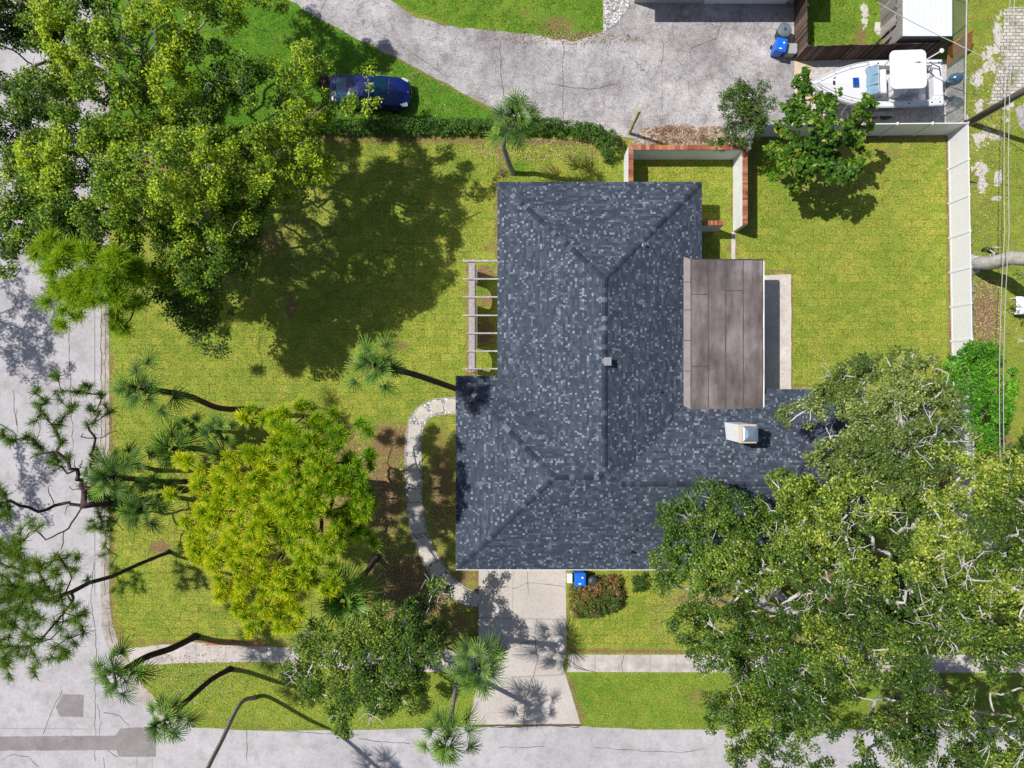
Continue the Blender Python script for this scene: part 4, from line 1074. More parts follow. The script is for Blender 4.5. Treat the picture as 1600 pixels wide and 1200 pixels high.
broad_tree('oak_tree', 'thin dark leaved tree with black limbs over the street at the top left corner', 'tree', (126, 102), 1.2,
    [(20, 30, 8, 42), (60, 5, 8, 40), (30, 90, 7, 36), (75, 55, 7, 26), (15, 135, 7, 34), (60, 150, 6, 24), (10, 190, 6, 26), (95, 18, 7, 26), (-20, 60, 8, 40), (-20, -20, 9, 50), (30, 60, 8, 30)],
    M['leaf_dark'], M['bark_dark'], 23, density=3.6, nleaf=48, L=.16, Wd=.09, bare=.12, gap=.16, pw=.50, rtip=.018)
broad_tree('oak_tree', 'dark shaded understorey tree at the south edge of the big western oak', 'tree', (335, 425), 2.0,
    [(320, 480, 6.5, 38), (328, 528, 6.5, 28), (270, 470, 6, 28), (300, 455, 6.5, 34), (290, 500, 5.5, 24), (350, 440, 6.5, 36), (250, 450, 6, 28), (375, 400, 6.5, 30), (400, 370, 7, 20)],
    M['leaf_dark'], M['bark_mid'], 24, density=3.2, nleaf=34, L=.15, Wd=.085, bare=.05, vlo=.1, vhi=.9, gap=.08)
broad_tree('oak_tree', 'slender tree whose light twigs hang over the rear of the blue car', 'tree', (440, 250), 3.5,
    [(545, 168, 8, 18), (575, 158, 8.5, 13), (582, 125, 8.5, 11), (500, 165, 8, 28), (470, 205, 7.5, 28), (480, 240, 7, 30), (515, 255, 6.5, 16), (500, 275, 6, 18), (450, 300, 6.5, 26), (480, 95, 8, 22), (560, 172, 8, 12), (430, 260, 7, 28)],
    M['leaf_yellow'], M['bark_pale'], 25, density=4.0, nleaf=30, L=.14, Wd=.08, bare=.02, gap=.06, spread=.3, vlo=.25, vhi=.8)
broad_tree('oak_tree', 'street tree beyond the left edge whose shade falls on the road', 'tree', (-210, 430), 3.0,
    [(-385, 330, 9, 60), (-370, 420, 9, 62), (-355, 490, 9, 50), (-420, 450, 9, 60), (-370, 700, 9, 50), (-400, 800, 9, 60)], M['leaf_mid'], M['bark_mid'], 26, density=2.2, nleaf=34, gap=.1)
# ---- oak by the driveway
broad_tree('oak_tree', 'dark green spreading oak over the front sidewalk west of the driveway', 'tree', (628, 972), 2.0,
    [(500, 1005, 6, 36), (560, 1000, 6.5, 44), (615, 985, 6.5, 42), (655, 1015, 6, 34), (560, 1055, 6, 44), (620, 1050, 6, 40), (500, 1062, 5.5, 32), (530, 1110, 5, 26), (600, 1100, 5, 26), (655, 950, 5, 20), (685, 915, 4.5, 14), (470, 1010, 5, 24), (460, 1055, 5, 22), (680, 985, 5, 18), (640, 1085, 5, 22), (540, 1140, 4.5, 12), (700, 930, 4, 9), (480, 1100, 4.5, 18)],
    M['leaf_oak'], M['bark_pale'], 31, density=6.0, nleaf=46, L=.135, Wd=.075, spread=.30, bare=.12, twigs=.05, gap=.08, vlo=.0, vhi=.78, rtip=.017)
# ---- live oaks on the right
broad_tree('live_oak', 'grey green live oak with bare silver limbs overhanging the east end of the roof', 'tree', (1392, 668), 3.0,
    [(1255, 655, 9, 32), (1300, 630, 9, 36), (1335, 590, 9, 30), (1380, 585, 9, 34), (1430, 600, 9.5, 40), (1468, 640, 9, 36), (1400, 650, 10, 44), (1345, 680, 10, 44), (1290, 695, 9, 38), (1255, 690, 8.5, 24), (1350, 715, 10, 38), (1410, 705, 10.5, 42), (1465, 695, 9.5, 36), (1400, 558, 8, 14), (1500, 680, 8.5, 22), (1325, 740, 9, 28), (1390, 750, 10, 36), (1450, 745, 9.5, 34), (1345, 575, 8.5, 18), (1338, 618, 9.2, 30), (1320, 610, 9, 24), (1350, 640, 9.5, 30)],
    M['leaf_oak_grey'], M['bark_pale'], 41, density=5.4, nleaf=48, L=.13, Wd=.075, spread=.30, bare=0.26, twigs=0.13, gap=0.11, vlo=-0.04, vhi=.85, relief=2.0, rtip=.023, pw=.40)
broad_tree('live_oak', 'dense deep green live oak lying over the south east roof', 'tree', (1212, 925), 3.0,
    [(1062, 812, 8.5, 32), (1110, 790, 8.5, 36), (1160, 805, 9, 40), (1190, 850, 9, 42), (1130, 850, 9.5, 48), (1075, 860, 9, 40), (1042, 880, 8, 26), (1110, 900, 8.5, 38), (1180, 900, 9, 38), (1225, 810, 9, 32), (1225, 765, 9, 26), (1032, 905, 7, 16), (1245, 850, 9, 32), (1230, 760, 9, 22)],
    M['leaf_oak'], M['bark_pale'], 42, density=5.4, nleaf=50, L=.13, Wd=.075, spread=.30, bare=0.12, twigs=0.06, gap=0.09, vlo=-0.06, vhi=.75, relief=2.0, rtip=.023, pw=.40)
R4 = [(1060, 935), (1120, 925), (1210, 930), (1290, 985), (1330, 1080), (1330, 1230), (1140, 1230), (1118, 1140), (1150, 1095), (1085, 1060), (1065, 1000)]
broad_tree('live_oak', 'shaded green live oak over the sidewalk and kerb east of the driveway', 'tree', (1180, 1000), 2.5,
    fillpoly(R4, 50, 7.5, 1.0, 34, 3)+[(1085, 960, 6, 22), (1150, 1140, 6.5, 22), (1120, 1110, 5.5, 16)],
    M['leaf_oak'], M['bark_pale'], 43, density=5.0, nleaf=46, L=.13, Wd=.075, spread=.30, bare=0.16, twigs=0.08, gap=0.16, vlo=-0.16, vhi=.66, relief=2.0, rtip=.023, pw=.40)
R3 = [(1235, 775), (1300, 750), (1380, 755), (1480, 740), (1490, 900), (1430, 1000), (1400, 1090), (1300, 1060), (1260, 980), (1210, 900)]
broad_tree('live_oak', 'lime green live oak with silver limbs, centre of the right hand grove', 'tree', (1340, 905), 3.0,
    fillpoly(R3, 58, 10, 1.2, 40, 4)+[(1260, 790, 9.5, 26)],
    M['leaf_oak_lime'], M['bark_pale'], 44, density=4.8, nleaf=48, L=.14, Wd=.08, spread=.32, bare=0.26, twigs=0.13, gap=0.15, vlo=-0.11, vhi=.85, relief=2.0, rtip=.023, pw=.41)
R5 = [(1440, 750), (1490, 700), (1540, 705), (1600, 720), (1680, 720), (1700, 1000), (1640, 1060), (1500, 1040), (1430, 1000), (1440, 880)]
broad_tree('live_oak', 'pale lime live oak at the right edge behind the end of the white fence', 'tree', (1480, 835), 3.5,
    fillpoly(R5, 60, 10.5, 1.2, 42, 5),
    M['leaf_oak_lime'], M['bark_pale'], 45, density=4.8, nleaf=48, L=.14, Wd=.08, spread=.32, bare=0.30, twigs=0.15, gap=0.16, vlo=-0.06, vhi=.92, relief=2.0, rtip=.023, pw=.41)
R6 = [(1330, 1080), (1420, 1060), (1500, 1040), (1640, 1070), (1690, 1250), (1340, 1250)]
broad_tree('live_oak', 'green live oak leaning over the street at the bottom right corner', 'tree', (1436, 1068), 1.6,
    fillpoly(R6, 58, 9, 1.0, 38, 6),
    M['leaf_oak_lime'], M['bark_pale'], 46, density=4.8, nleaf=48, L=.14, Wd=.08, spread=.32, bare=0.24, twigs=0.12, gap=0.21, vlo=-0.16, vhi=.8, relief=2.0, rtip=.023, pw=.41)
broad_tree('broadleaf_tree', 'vivid green feathery tree at the south end of the white alley fence', 'tree', (1500, 612), 1.2,
    [(1520, 560, 4, 26), (1550, 555, 4, 22), (1515, 600, 5, 32), (1550, 600, 5, 32), (1530, 640, 5, 34), (1560, 650, 4.5, 26), (1540, 685, 4.5, 22), (1580, 590, 4, 16), (1500, 570, 3.5, 18)],
    M['leaf_bright'], M['bark_mid'], 51, density=6.0, nleaf=34, L=.17, Wd=.075, spread=.28, bare=.03, gap=.03, vlo=.15, vhi=.8)
broad_tree('broadleaf_tree', 'broad leaved tree standing against the white fence below the boat bow', 'tree', (1268, 242), 1.1,
    [(1260, 130, 5, 18), (1290, 165, 5, 24), (1250, 175, 5, 24), (1325, 148, 5, 14), (1350, 150, 5, 9), (1345, 175, 5, 14), (1340, 205, 4.5, 20), (1300, 205, 5, 26), (1260, 215, 5, 26), (1225, 180, 4.5, 12), (1215, 235, 4, 18), (1225, 260, 4, 18), (1260, 255, 4.5, 22), (1300, 250, 4.5, 22), (1330, 265, 4, 18), (1245, 285, 3.5, 12), (1310, 275, 4, 16), (1360, 195, 4.5, 10), (1360, 230, 3.8, 8), (1355, 165, 4.8, 9), (1218, 205, 4.2, 14)],
    M['leaf_big'], M['bark_mid'], 52, density=5.5, nleaf=15, L=.29, Wd=.18, spread=.24, bare=0, gap=.14, rtip=.02, vlo=.0, vhi=.72, up=.6, flat=.7, leafflat=.4)
broad_tree('leafy_bush', 'tall fine leaved bush at the north east corner of the brick topped court', 'bush', (1140, 218), .8,
    [(1150, 175, 3.5, 28), (1175, 150, 4, 24), (1180, 180, 4, 26), (1165, 200, 3.3, 26), (1130, 210, 2.2, 18), (1190, 135, 3.6, 10), (1140, 150, 3.5, 14), (1195, 165, 3.5, 12), (1160, 130, 3.5, 10)],
    M['leaf_mid'], M['bark_mid'], 53, density=8, nleaf=34, L=.13, Wd=.05, spread=.26, bare=.0, gap=.10, vlo=.1, vhi=.75, up=.4)
broad_tree('large_tree', 'thick grey trunk leaning out of frame beyond the white alley fence', 'tree', (1516, 414), 2.6,
    [(1700, 400, 9, 40), (1690, 460, 8, 36), (1740, 430, 9, 40), (1604, 432, 6, 8), (1640, 440, 7, 16)],
    M['leaf_mid'], M['bark_pale'], 54, density=3.5, nleaf=34, bare=.03, fork=(1625, 404, 5.6), rtip=.03, pw=.42, rtrunk=.36)
broad_tree('leafy_bush', 'green bush at the right edge under the twin overhead cables', 'bush', (1592, 700), .5,
    [(1600, 700, 2.5, 18), (1615, 680, 3, 22), (1590, 715, 2, 12), (1625, 720, 3, 20)],
    M['leaf_mid'], M['bark_mid'], 55, density=7, nleaf=30, spread=.26, bare=0)

# ---- pines
def pine(name, label, base, fork, blobs, needle, seed, density=2.2, nneed=110, NL=.34, spread=.0, gap=.1, rtip=.02, pw=.42, vbase=lambda C: .5, extra=None, bark='bark_dark', rmax=.3, wdt=.020, wob=.12, pen=.22, puff=.10, upb=.38, cen=.38):
    rng = np.random.default_rng(seed); bx = P(*base); fk = np.array(P(*fork))
    A = blob_pts(blobs, density, rng, .5)
    if gap: A = A[field(A, rng, .8) > gap]
    Gd = guides(fk, blobs, rng)
    if extra: Gd = np.vstack([Gd]+[np.array([P(*e) for e in extra])])
    pts = np.vstack([A, Gd]); isl = np.concatenate([np.ones(len(A), bool), np.zeros(len(Gd), bool)])
    order = np.argsort(np.linalg.norm(pts-fk, axis=1)); isl = isl[order]
    N, par = skeleton(np.array(bx), fk, pts, rng, pen)
    mb, R, kids, tips = limbs(N, par, rtip, pw, rng, rmax=rmax, wob=wob)
    t = thing(name, label, 'tree', bx); off = np.array(bx)
    mb.v = [(a-off[0], b-off[1], c-off[2]) for a, b, c in mb.v]
    mb.lathe([(R[0]*1.7, -.1), (R[0]*1.3, .15), (R[0]*1.0, .6)], (0, 0, 0), 9)
    mb.build('trunk', M[bark], t, smooth=True)
    C = N[2:][isl]; dirn = C-N[par[2:][isl]]; dirn /= np.linalg.norm(dirn, axis=1)[:, None]+1e-9
    k = len(C); idx = np.repeat(np.arange(k), nneed); n = len(idx)
    size = rng.uniform(.75, 1.2, k)
    d = rng.normal(0, 1, (n, 3)); d /= np.linalg.norm(d, axis=1)[:, None]
    d = d+dirn[idx]*.35+np.array([0, 0, upb]); d /= np.linalg.norm(d, axis=1)[:, None]
    p0 = C[idx]+dirn[idx]*rng.uniform(-.16, .14, (n, 1))+rng.normal(0, puff*.35, (n, 3)); ll = NL*size[idx][:, None]*rng.uniform(.7, 1.1, (n, 1))
    s = np.cross(d, rng.normal(0, 1, (n, 3))); s /= np.linalg.norm(s, axis=1)[:, None]
    tip = p0+d*ll; tip[:, 2] -= .06*ll[:, 0]
    V = np.stack([p0-s*wdt*.5, p0+s*wdt*.5, tip+s*wdt*.25, tip-s*wdt*.25], 1).reshape(-1, 3)
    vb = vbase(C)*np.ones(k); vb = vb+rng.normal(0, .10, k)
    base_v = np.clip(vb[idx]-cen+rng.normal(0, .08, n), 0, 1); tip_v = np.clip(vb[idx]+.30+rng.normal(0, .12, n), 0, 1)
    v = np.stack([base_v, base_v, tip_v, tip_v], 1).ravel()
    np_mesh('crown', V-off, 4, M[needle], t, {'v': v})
    return t

YB = [(340, 780, 6.5, 40), (385, 735, 7, 40), (440, 700, 7, 38), (335, 850, 6, 38), (400, 800, 7, 46), (465, 770, 7.5, 42), (525, 700, 7, 26), (370, 880, 6.5, 42), (430, 885, 6.5, 46), (490, 840, 7, 42), (540, 785, 6.5, 34), (400, 935, 6, 36), (450, 965, 5.5, 26), (562, 720, 6.5, 22), (505, 655, 6.5, 16), (440, 655, 6.5, 20), (472, 632, 6, 10), (570, 840, 5.5, 14), (310, 745, 6, 10), (290, 722, 6, 12), (530, 650, 6, 10), (310, 815, 6, 22), (350, 920, 6, 22), (500, 905, 6, 26), (275, 770, 5.5, 12), (400, 980, 5, 14), (560, 670, 6.5, 14), (395, 655, 6, 16), (545, 815, 6, 22), (300, 870, 6, 14), (582, 780, 6, 14)]
YB = [(x, y, z*1.30, r*1.06) for x, y, z, r in YB]+[(500, 740, 9.6, 38), (470, 700, 9.4, 30), (540, 740, 9.2, 30), (500, 790, 9.6, 36), (560, 760, 8.8, 24), (440, 830, 9.4, 40)]
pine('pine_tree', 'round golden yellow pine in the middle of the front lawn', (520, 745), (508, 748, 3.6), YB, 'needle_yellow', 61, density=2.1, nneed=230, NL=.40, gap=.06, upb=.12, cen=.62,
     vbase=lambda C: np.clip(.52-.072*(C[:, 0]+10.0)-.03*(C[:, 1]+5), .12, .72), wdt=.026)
pine('pine_tree', 'lime green long needled pine at the street edge south west of the big oak', (300, 402), (245, 411, 5),
     [(110, 420, 10.6, 40), (160, 440, 10.6, 40), (92, 470, 10.1, 24), (200, 440, 9.6, 29), (215, 420, 9.6, 20), (190, 490, 8.6, 17), (100, 508, 8.6, 6), (85, 395, 10.6, 24), (60, 392, 10.6, 13), (180, 405, 10.6, 17), (125, 480, 9.6, 17), (185, 515, 8.1, 11), (130, 450, 10.6, 26), (215, 480, 8.6, 8)],
     'needle_lime', 62, density=2.8, nneed=150, NL=.50, gap=.06, vbase=lambda C: .72, wdt=.026)
pine('pine_tree', 'sparse twisted pine with black limbs reaching up over the left street', (292, 765), (150, 788, 6.2),
     [(62, 612, 9, 7), (85, 592, 9, 8), (70, 625, 8.5, 8), (70, 645, 8.5, 10), (95, 620, 8.5, 9), (138, 606, 8, 10), (120, 612, 8, 8), (112, 640, 8, 6), (60, 690, 8, 7), (100, 660, 8, 10), (85, 675, 8, 7), (145, 645, 7.5, 10), (142, 662, 7.5, 8), (55, 662, 8.5, 4), (42, 684, 8.5, 6), (65, 705, 8, 9), (85, 715, 7.5, 12), (103, 715, 7.5, 8), (5, 678, 9, 5), (18, 688, 9, 4), (0, 770, 9, 14), (15, 800, 9, 12), (5, 850, 9, 12), (25, 870, 9, 10), (170, 640, 7, 8), (-20, 790, 9, 30), (62, 632, 8.6, 6), (160, 620, 7.5, 6), (100, 690, 8, 5)],
     'needle_green', 63, density=5.5, nneed=80, NL=.34, gap=0, vbase=lambda C: .5, rtip=.022, pw=.44, extra=[(130, 790, 6.8), (110, 788, 7), (85, 790, 7.2), (75, 760, 7.4), (80, 735, 7.6), (105, 740, 7.4), (108, 760, 7.3), (100, 715, 7.6), (60, 800, 7.6), (30, 790, 8), (100, 830, 7.6), (95, 860, 7.8)], wob=.16)
pine('pine_tree', 'dark trunked pine leaning west from the mulch ring, its crown over the left street', (264, 862), (112, 925, 7.8),
     [(60, 850, 10, 42), (112, 862, 9, 28), (35, 900, 10, 40), (90, 905, 10, 36), (50, 960, 10.5, 46), (112, 965, 10, 28), (25, 1025, 10.5, 38), (85, 1015, 10, 22), (135, 905, 8.5, 12), (60, 1050, 10, 10), (-20, 960, 10.5, 50), (115, 1000, 9.5, 14), (130, 985, 9, 8), (15, 860, 10, 30)],
     'needle_green', 64, density=2.6, nneed=90, NL=.40, gap=.30, vbase=lambda C: np.clip(.55+.04*(C[:, 0]+24), .3, .8), rtip=.02, pw=.38, rmax=.19)
pine('pine_tree', 'young green pine among the palms beside the kerb', (222, 800), (190, 800, 2.4),
     [(150, 740, 5, 22), (165, 775, 5, 24), (185, 735, 4.5, 18), (190, 775, 4.5, 20), (150, 820, 4.5, 14), (170, 800, 4.5, 20), (140, 765, 5, 14), (175, 830, 4, 12), (215, 800, 4, 12), (165, 860, 3.5, 10), (200, 905, 3, 16), (220, 920, 3, 12), (185, 925, 3, 10), (180, 890, 3, 12), (250, 700, 4, 5), (155, 710, 5, 10)],
     'needle_green', 65, density=4.0, nneed=90, NL=.33, gap=.06, vbase=lambda C: .62, rtip=.012)

# ---- palms
def palm(label, base, top, bend, rcrown=1.9, nf=26, seed=1, bark='palm_bark', leaf='frond', rt=.17, fruit=False, group=None, nseg=20, lo=-32, hi=80, seg_w=.050, fan=.46):
    nf = int(nf*.78); rcrown *= 1.08
    """base px, top (px,py,z), bend: list of (px,py,z) on the way"""
    rng = np.random.default_rng(seed); bx = P(*base); tp = P(*top)
    t = thing('palm_tree', label, 'palm', bx, 0, group)
    ctrl = [tuple(bx)]+[tuple(P(*b)) for b in bend]+[tuple(tp)]
    pts = spline3(ctrl, 7); off = np.array(bx)
    mb = MB(); m = len(pts)
    rr = [rt*(1.28-.3*min(1, i/3)) if i < 4 else rt*(1-.12*i/m) for i in range(m)]
    rr = [r*(1+.03*math.sin(i*2.1)) for i, r in enumerate(rr)]; rr[-1] *= 1.25; rr[-2] *= 1.2
    mb.tube([tuple(np.array(p)-off) for p in pts], rr, 10)
    mb.build('trunk', M[bark], t, smooth=True)
    ax = Vector(pts[-1])-Vector(pts[-4]); ax.normalize()
    bt = MB()
    for i in range(14):
        a = i*2.4; o_ = np.array(pts[-1])-off
        d = Vector((math.cos(a), math.sin(a), .5)).normalized(); p = Vector(o_)-ax*(.1+.05*i)+Vector((0, 0, 0))
        bt.tube([p, p+d*rt*1.3, p+d*rt*1.9+Vector((0, 0, .10))], [.035, .03, .015], 4)
    bt.build('leaf_base', M['palm_boot' if bark == 'palm_bark_grey' and seed == 1 else 'palm_boot2'], t)
    # fronds
    Vs, vs = [], []; pet = MB()
    c0 = Vector(np.array(pts[-1])-off)+Vector((0, 0, .05))
    for i in range(nf):
        az = i*2.39996+rng.uniform(-.25, .25); q = (i+.5)/nf
        el = math.radians(hi+(lo-hi)*q**.9+rng.uniform(-14, 14))
        d = Vector((math.cos(az)*math.cos(el), math.sin(az)*math.cos(el), math.sin(el)))
        d = (d+ax*.15).normalized()
        Lp = rcrown*(1-fan)*rng.uniform(.45, 1.2)*(1-.55*max(0, math.sin(el)))+.08; sag = .10*rcrown*(1-math.sin(max(el, 0)))
        p1 = c0+d*Lp*.55; p2 = c0+d*Lp-Vector((0, 0, sag*.4))
        pet.tube([c0, p1, p2], [.022, .016, .011], 3, False)
        d2 = (d-Vector((0, 0, .25+.25*rng.uniform(0, 1)))).normalized()
        side = d2.cross(Vector((0, 0, 1)))
        if side.length < .1: side = Vector((-math.sin(az), math.cos(az), 0))
        side.normalize(); nrm = side.cross(d2).normalized()
        roll = rng.uniform(-.5, .5); side, nrm = side*math.cos(roll)+nrm*math.sin(roll), nrm*math.cos(roll)-side*math.sin(roll)
        Lf = rcrown*fan*rng.uniform(.75, 1.2); vb = rng.uniform(.18, .58)
        for j in range(nseg):
            u = (j+.5)/nseg*2-1; ang = u*(1.5 if fan > .6 else 2.1)+rng.uniform(-.06, .06)
            ld = (d2*math.cos(ang)+side*math.sin(ang)+nrm*(.22*abs(u)-.05)).normalized()
            ll = Lf*(1-.45*abs(u)**2)*rng.uniform(.82, 1.08); wd = seg_w
            b0 = p2+d2*(.16*(1-abs(u)))*Lf
            sd = ld.cross(nrm).normalized()
            m1 = b0+ld*ll*.45-Vector((0, 0, .03*ll)); m2 = b0+ld*ll*.78-Vector((0, 0, .14*ll)); e = b0+ld*ll*.95-Vector((0, 0, .36*ll*rng.uniform(.5, 1.2)))
            up_ = nrm*wd*.35
            va = min(1, max(0, vb+rng.uniform(-.15, .15)))
            for sg in (1, -1):
                Vs += [b0, b0+sd*sg*wd*.25+up_*.3, m1+sd*sg*wd*.5+up_, m1]; vs += [va-.35]*2+[va]*2
                Vs += [m1, m1+sd*sg*wd*.5+up_, m2+sd*sg*wd*.36+up_*.5, m2]; vs += [va]*2+[va+.1]*2
                Vs += [m2, m2+sd*sg*wd*.36+up_*.5, e+sd*sg*.004, e]; vs += [va+.1]*2+[va+.3]*2
    cr = np_mesh('crown', np.array([tuple(x) for x in Vs]), 4, M[leaf], t, {'v': np.clip(vs, 0, 1)})
    pet.build('leaf_stalks', M[leaf], cr)
    return t
def spline3(pts, k):
    out = []; A = np.array(pts)
    for i in range(len(A)-1):
        a, b, c, d = A[max(i-1, 0)], A[i], A[i+1], A[min(i+2, len(A)-1)]
        for j in range(k):
            t = j/k; out.append(.5*((2*b)+(-a+c)*t+(2*a-5*b+4*c-d)*t*t+(-a+3*b-3*c+d)*t**3))
    out.append(A[-1]); return out

palm('cabbage palm with a bent grey trunk at the north west corner of the roof', (801, 270), (806, 186, 6.0), [(793, 250, 1.5), (787, 228, 2.9), (793, 212, 4.3)], 1.75, 24, 1, 'palm_bark_grey', 'frond', .15, lo=-45)
palm('cabbage palm leaning west from the roof corner, crown above the open lawn', (722, 611), (588, 571, 8.8), [(680, 596, 3.4), (640, 583, 6.2)], 1.6, 20, 2, 'palm_bark', 'frond', .17)
palm('cabbage palm leaning toward the street at the west edge of the lawn', (382, 640), (222, 608, 9.0), [(340, 637, 2.8), (292, 618, 5.8)], 1.75, 20, 3, 'palm_bark', 'frond', .16)
palm('low fan palm with one large bright fan left of the golden pine', (300, 700), (272, 702, 3.2), [(288, 702, 1.6)], 1.75, 13, 4, 'palm_bark', 'frond_bright', .15, fan=.70)
palm('small fan palm touching the north west side of the golden pine', (350, 690), (342, 676, 3.2), [(346, 684, 1.6)], 1.35, 15, 5, 'palm_bark', 'frond', .13)
palm('small dark fan palm between the two low palms left of the golden pine', (305, 672), (300, 664, 3.0), [(303, 668, 1.5)], .9, 8, 6, 'palm_bark', 'frond', .11)
palm('leaning palm rising through the young pine near the kerb', (300, 752), (176, 745, 7.6), [(265, 753, 2.4), (225, 750, 5.0)], 1.7, 18, 7, 'palm_bark', 'frond', .15)
palm('fan palm north of the mulch ring with a dark green star crown', (262, 775), (222, 795, 5.6), [(245, 783, 2.8)], 1.6, 18, 8, 'palm_bark', 'frond', .14)
palm('small fan palm crown just right of the young pine', (260, 760), (242, 762, 4.2), [(250, 761, 2)], 1.1, 12, 9, 'palm_bark', 'frond', .12)
palm('slim fan palm beside the young pine nearest the street', (245, 735), (208, 722, 5.4), [(225, 729, 2.8)], 1.35, 14, 19, 'palm_bark', 'frond', .12)
palm('broad fan palm at the south east foot of the golden pine', (590, 870), (538, 932, 4.2), [(568, 900, 2.0)], 1.95, 20, 10, 'palm_bark', 'frond_bright', .16, fan=.70, nseg=30)
palm('dark trunked palm springing from the north edge of the front sidewalk corner', (306, 994), (188, 1052, 6.8), [(268, 1013, 2.4), (228, 1027, 4.6)], 1.6, 20, 11, 'palm_bark_black', 'frond', .18)
palm('dark trunked palm in the verge just below the front sidewalk', (360, 1045), (264, 1122, 6.6), [(330, 1062, 2.0), (292, 1095, 4.6)], 1.65, 20, 12, 'palm_bark_black', 'frond', .15)
palm('palm in the verge whose bare trunk leaves the bottom of the frame', (398, 1090), (268, 1340, 10.5), [(375, 1100, 1.6), (345, 1160, 4.6), (318, 1215, 7.0)], 1.65, 20, 13, 'palm_bark_grey', 'frond', .12)
palm('cabbage palm with its crown over the west edge of the driveway', (738, 1000), (750, 1040, 6.2), [(735, 1010, 2.2), (742, 1024, 4.4)], 1.75, 24, 14, 'palm_bark_grey', 'frond', .16)
palm('cabbage palm leaning over the street from beside the driveway', (711, 1052), (697, 1152, 6.4), [(712, 1075, 2.0), (706, 1115, 4.4)], 1.75, 22, 15, 'palm_bark_grey', 'frond', .15)

# ---- hedge and shrubs
def shrub_mass(name, label, cat, pts, zfun, leaf, seed, dens=26, nleaf=14, L=.10, Wd=.06, spread=.16, group=None, stem='bark_mid', vlo=.1, vhi=.8, up=.5):
    """pts: photo-pixel polygon footprint at ground"""
    rng = np.random.default_rng(seed); W = [P(*p) for p in pts]; xs = [p.x for p in W]; ys = [p.y for p in W]
    area_pts = []
    n = int(dens*(max(xs)-min(xs))*(max(ys)-min(ys)))
    X = rng.uniform(min(xs), max(xs), n); Y = rng.uniform(min(ys), max(ys), n); px = 800+X*F/H; py = 600-Y*F/H
    d = sdf(pts, px, py); ok = d < 0; X, Y, d = X[ok], Y[ok], -d[ok]*H/F
    hz_ = zfun(d)*(1+.12*(field(np.stack([X, Y, X*0], 1), rng, .5)-.5)*2)
    q = rng.uniform(0, 1, len(X))**.35
    C = np.stack([X, Y, np.maximum(.06, hz_*q)], 1)
    c0 = W[0]*0+Vector((sum(xs)/len(xs), sum(ys)/len(ys), 0)); off = np.array(c0)
    t = thing(name, label, cat, c0, 0, group)
    vb = vlo+(vhi-vlo)*np.clip(.5*field(C, rng, .5)+.5*rng.uniform(0, 1, len(C)), 0, 1)
    V, v = leaves(C, nleaf, spread, L, Wd, rng, up, vb, .35, .8)
    np_mesh('foliage', V-off, 4, leaf, t, {'v': v})
    mb = MB(); k = max(3, int(len(C)/25))
    for i in rng.choice(len(C), k, replace=False):
        p = C[i]-off; r0 = rng.uniform(-.12, .12, 2)
        mb.tube([(p[0]+r0[0], p[1]+r0[1], 0), (p[0]+r0[0]*.5, p[1], p[2]*.6), tuple(p)], [.014, .010, .005], 3, False)
    mb.build('stems', M[stem], t)
    return t
HG = [(470, 196), (560, 190), (640, 188), (740, 190), (800, 192), (860, 190), (920, 196), (955, 206), (970, 222), (968, 245), (950, 258), (940, 250), (935, 232), (915, 222), (870, 214), (780, 213), (640, 214), (480, 211)]
shrub_mass('hedge', 'long clipped green hedge between the lawn and the neighbouring driveway', 'hedge', HG, lambda d: np.minimum(.95, .45+d*1.6), M['leaf_hedge'], 71, dens=60, nleaf=16, L=.10, Wd=.06, spread=.15)
shrub_mass('shrub', 'rounded red and green croton hedge beside the blue bin and driveway', 'shrub', [(890, 912), (940, 895), (966, 896), (972, 930), (966, 948), (935, 960), (900, 962), (889, 955)], lambda d: np.minimum(1.0, .4+d*1.8), M['leaf_red'], 72, dens=90, nleaf=14, L=.11, Wd=.05, spread=.14)
shrub_mass('shrub', 'low rust red dried shrub along the outside of the brick topped court', 'shrub', [(1012, 200), (1050, 196), (1100, 203), (1110, 224), (1020, 226)], lambda d: np.minimum(.5, .12+d*.8), M['leaf_rust'], 73, dens=30, nleaf=10, L=.12, Wd=.035, spread=.18, up=.3)
shrub_mass('shrub', 'dark purple leaved shrub behind the blue car', 'shrub', [(497, 125), (505, 120), (518, 124), (520, 138), (512, 147), (500, 142)], lambda d: np.minimum(.7, .3+d*1.3), M['leaf_purple'], 74, dens=60, nleaf=10, L=.16, Wd=.05, spread=.2)
shrub_mass('shrub', 'reddish twiggy shrub glimpsed between the right hand oaks', 'shrub', [(1440, 745), (1460, 738), (1470, 755), (1456, 770), (1440, 762)], lambda d: np.minimum(1.6, .8+d*1.3), M['leaf_rust'], 75, dens=60, nleaf=12, L=.14, Wd=.05, spread=.22)
shrub_mass('shrub', 'small green shrub at the roof edge just right of the croton hedge', 'shrub', [(985, 898), (1010, 895), (1012, 915), (992, 925)], lambda d: np.minimum(.8, .3+d*1.3), M['leaf_hedge'], 76, dens=60, nleaf=14, L=.12, Wd=.06, spread=.18)
shrub_mass('shrub', 'low green tuft in the grass at the foot of the broad leaved tree', 'shrub', [(1195, 262), (1215, 262), (1216, 278), (1200, 282)], lambda d: np.minimum(.5, .2+d*1.0), M['leaf_bright'], 77, dens=60, nleaf=12, L=.14, Wd=.04, spread=.2)
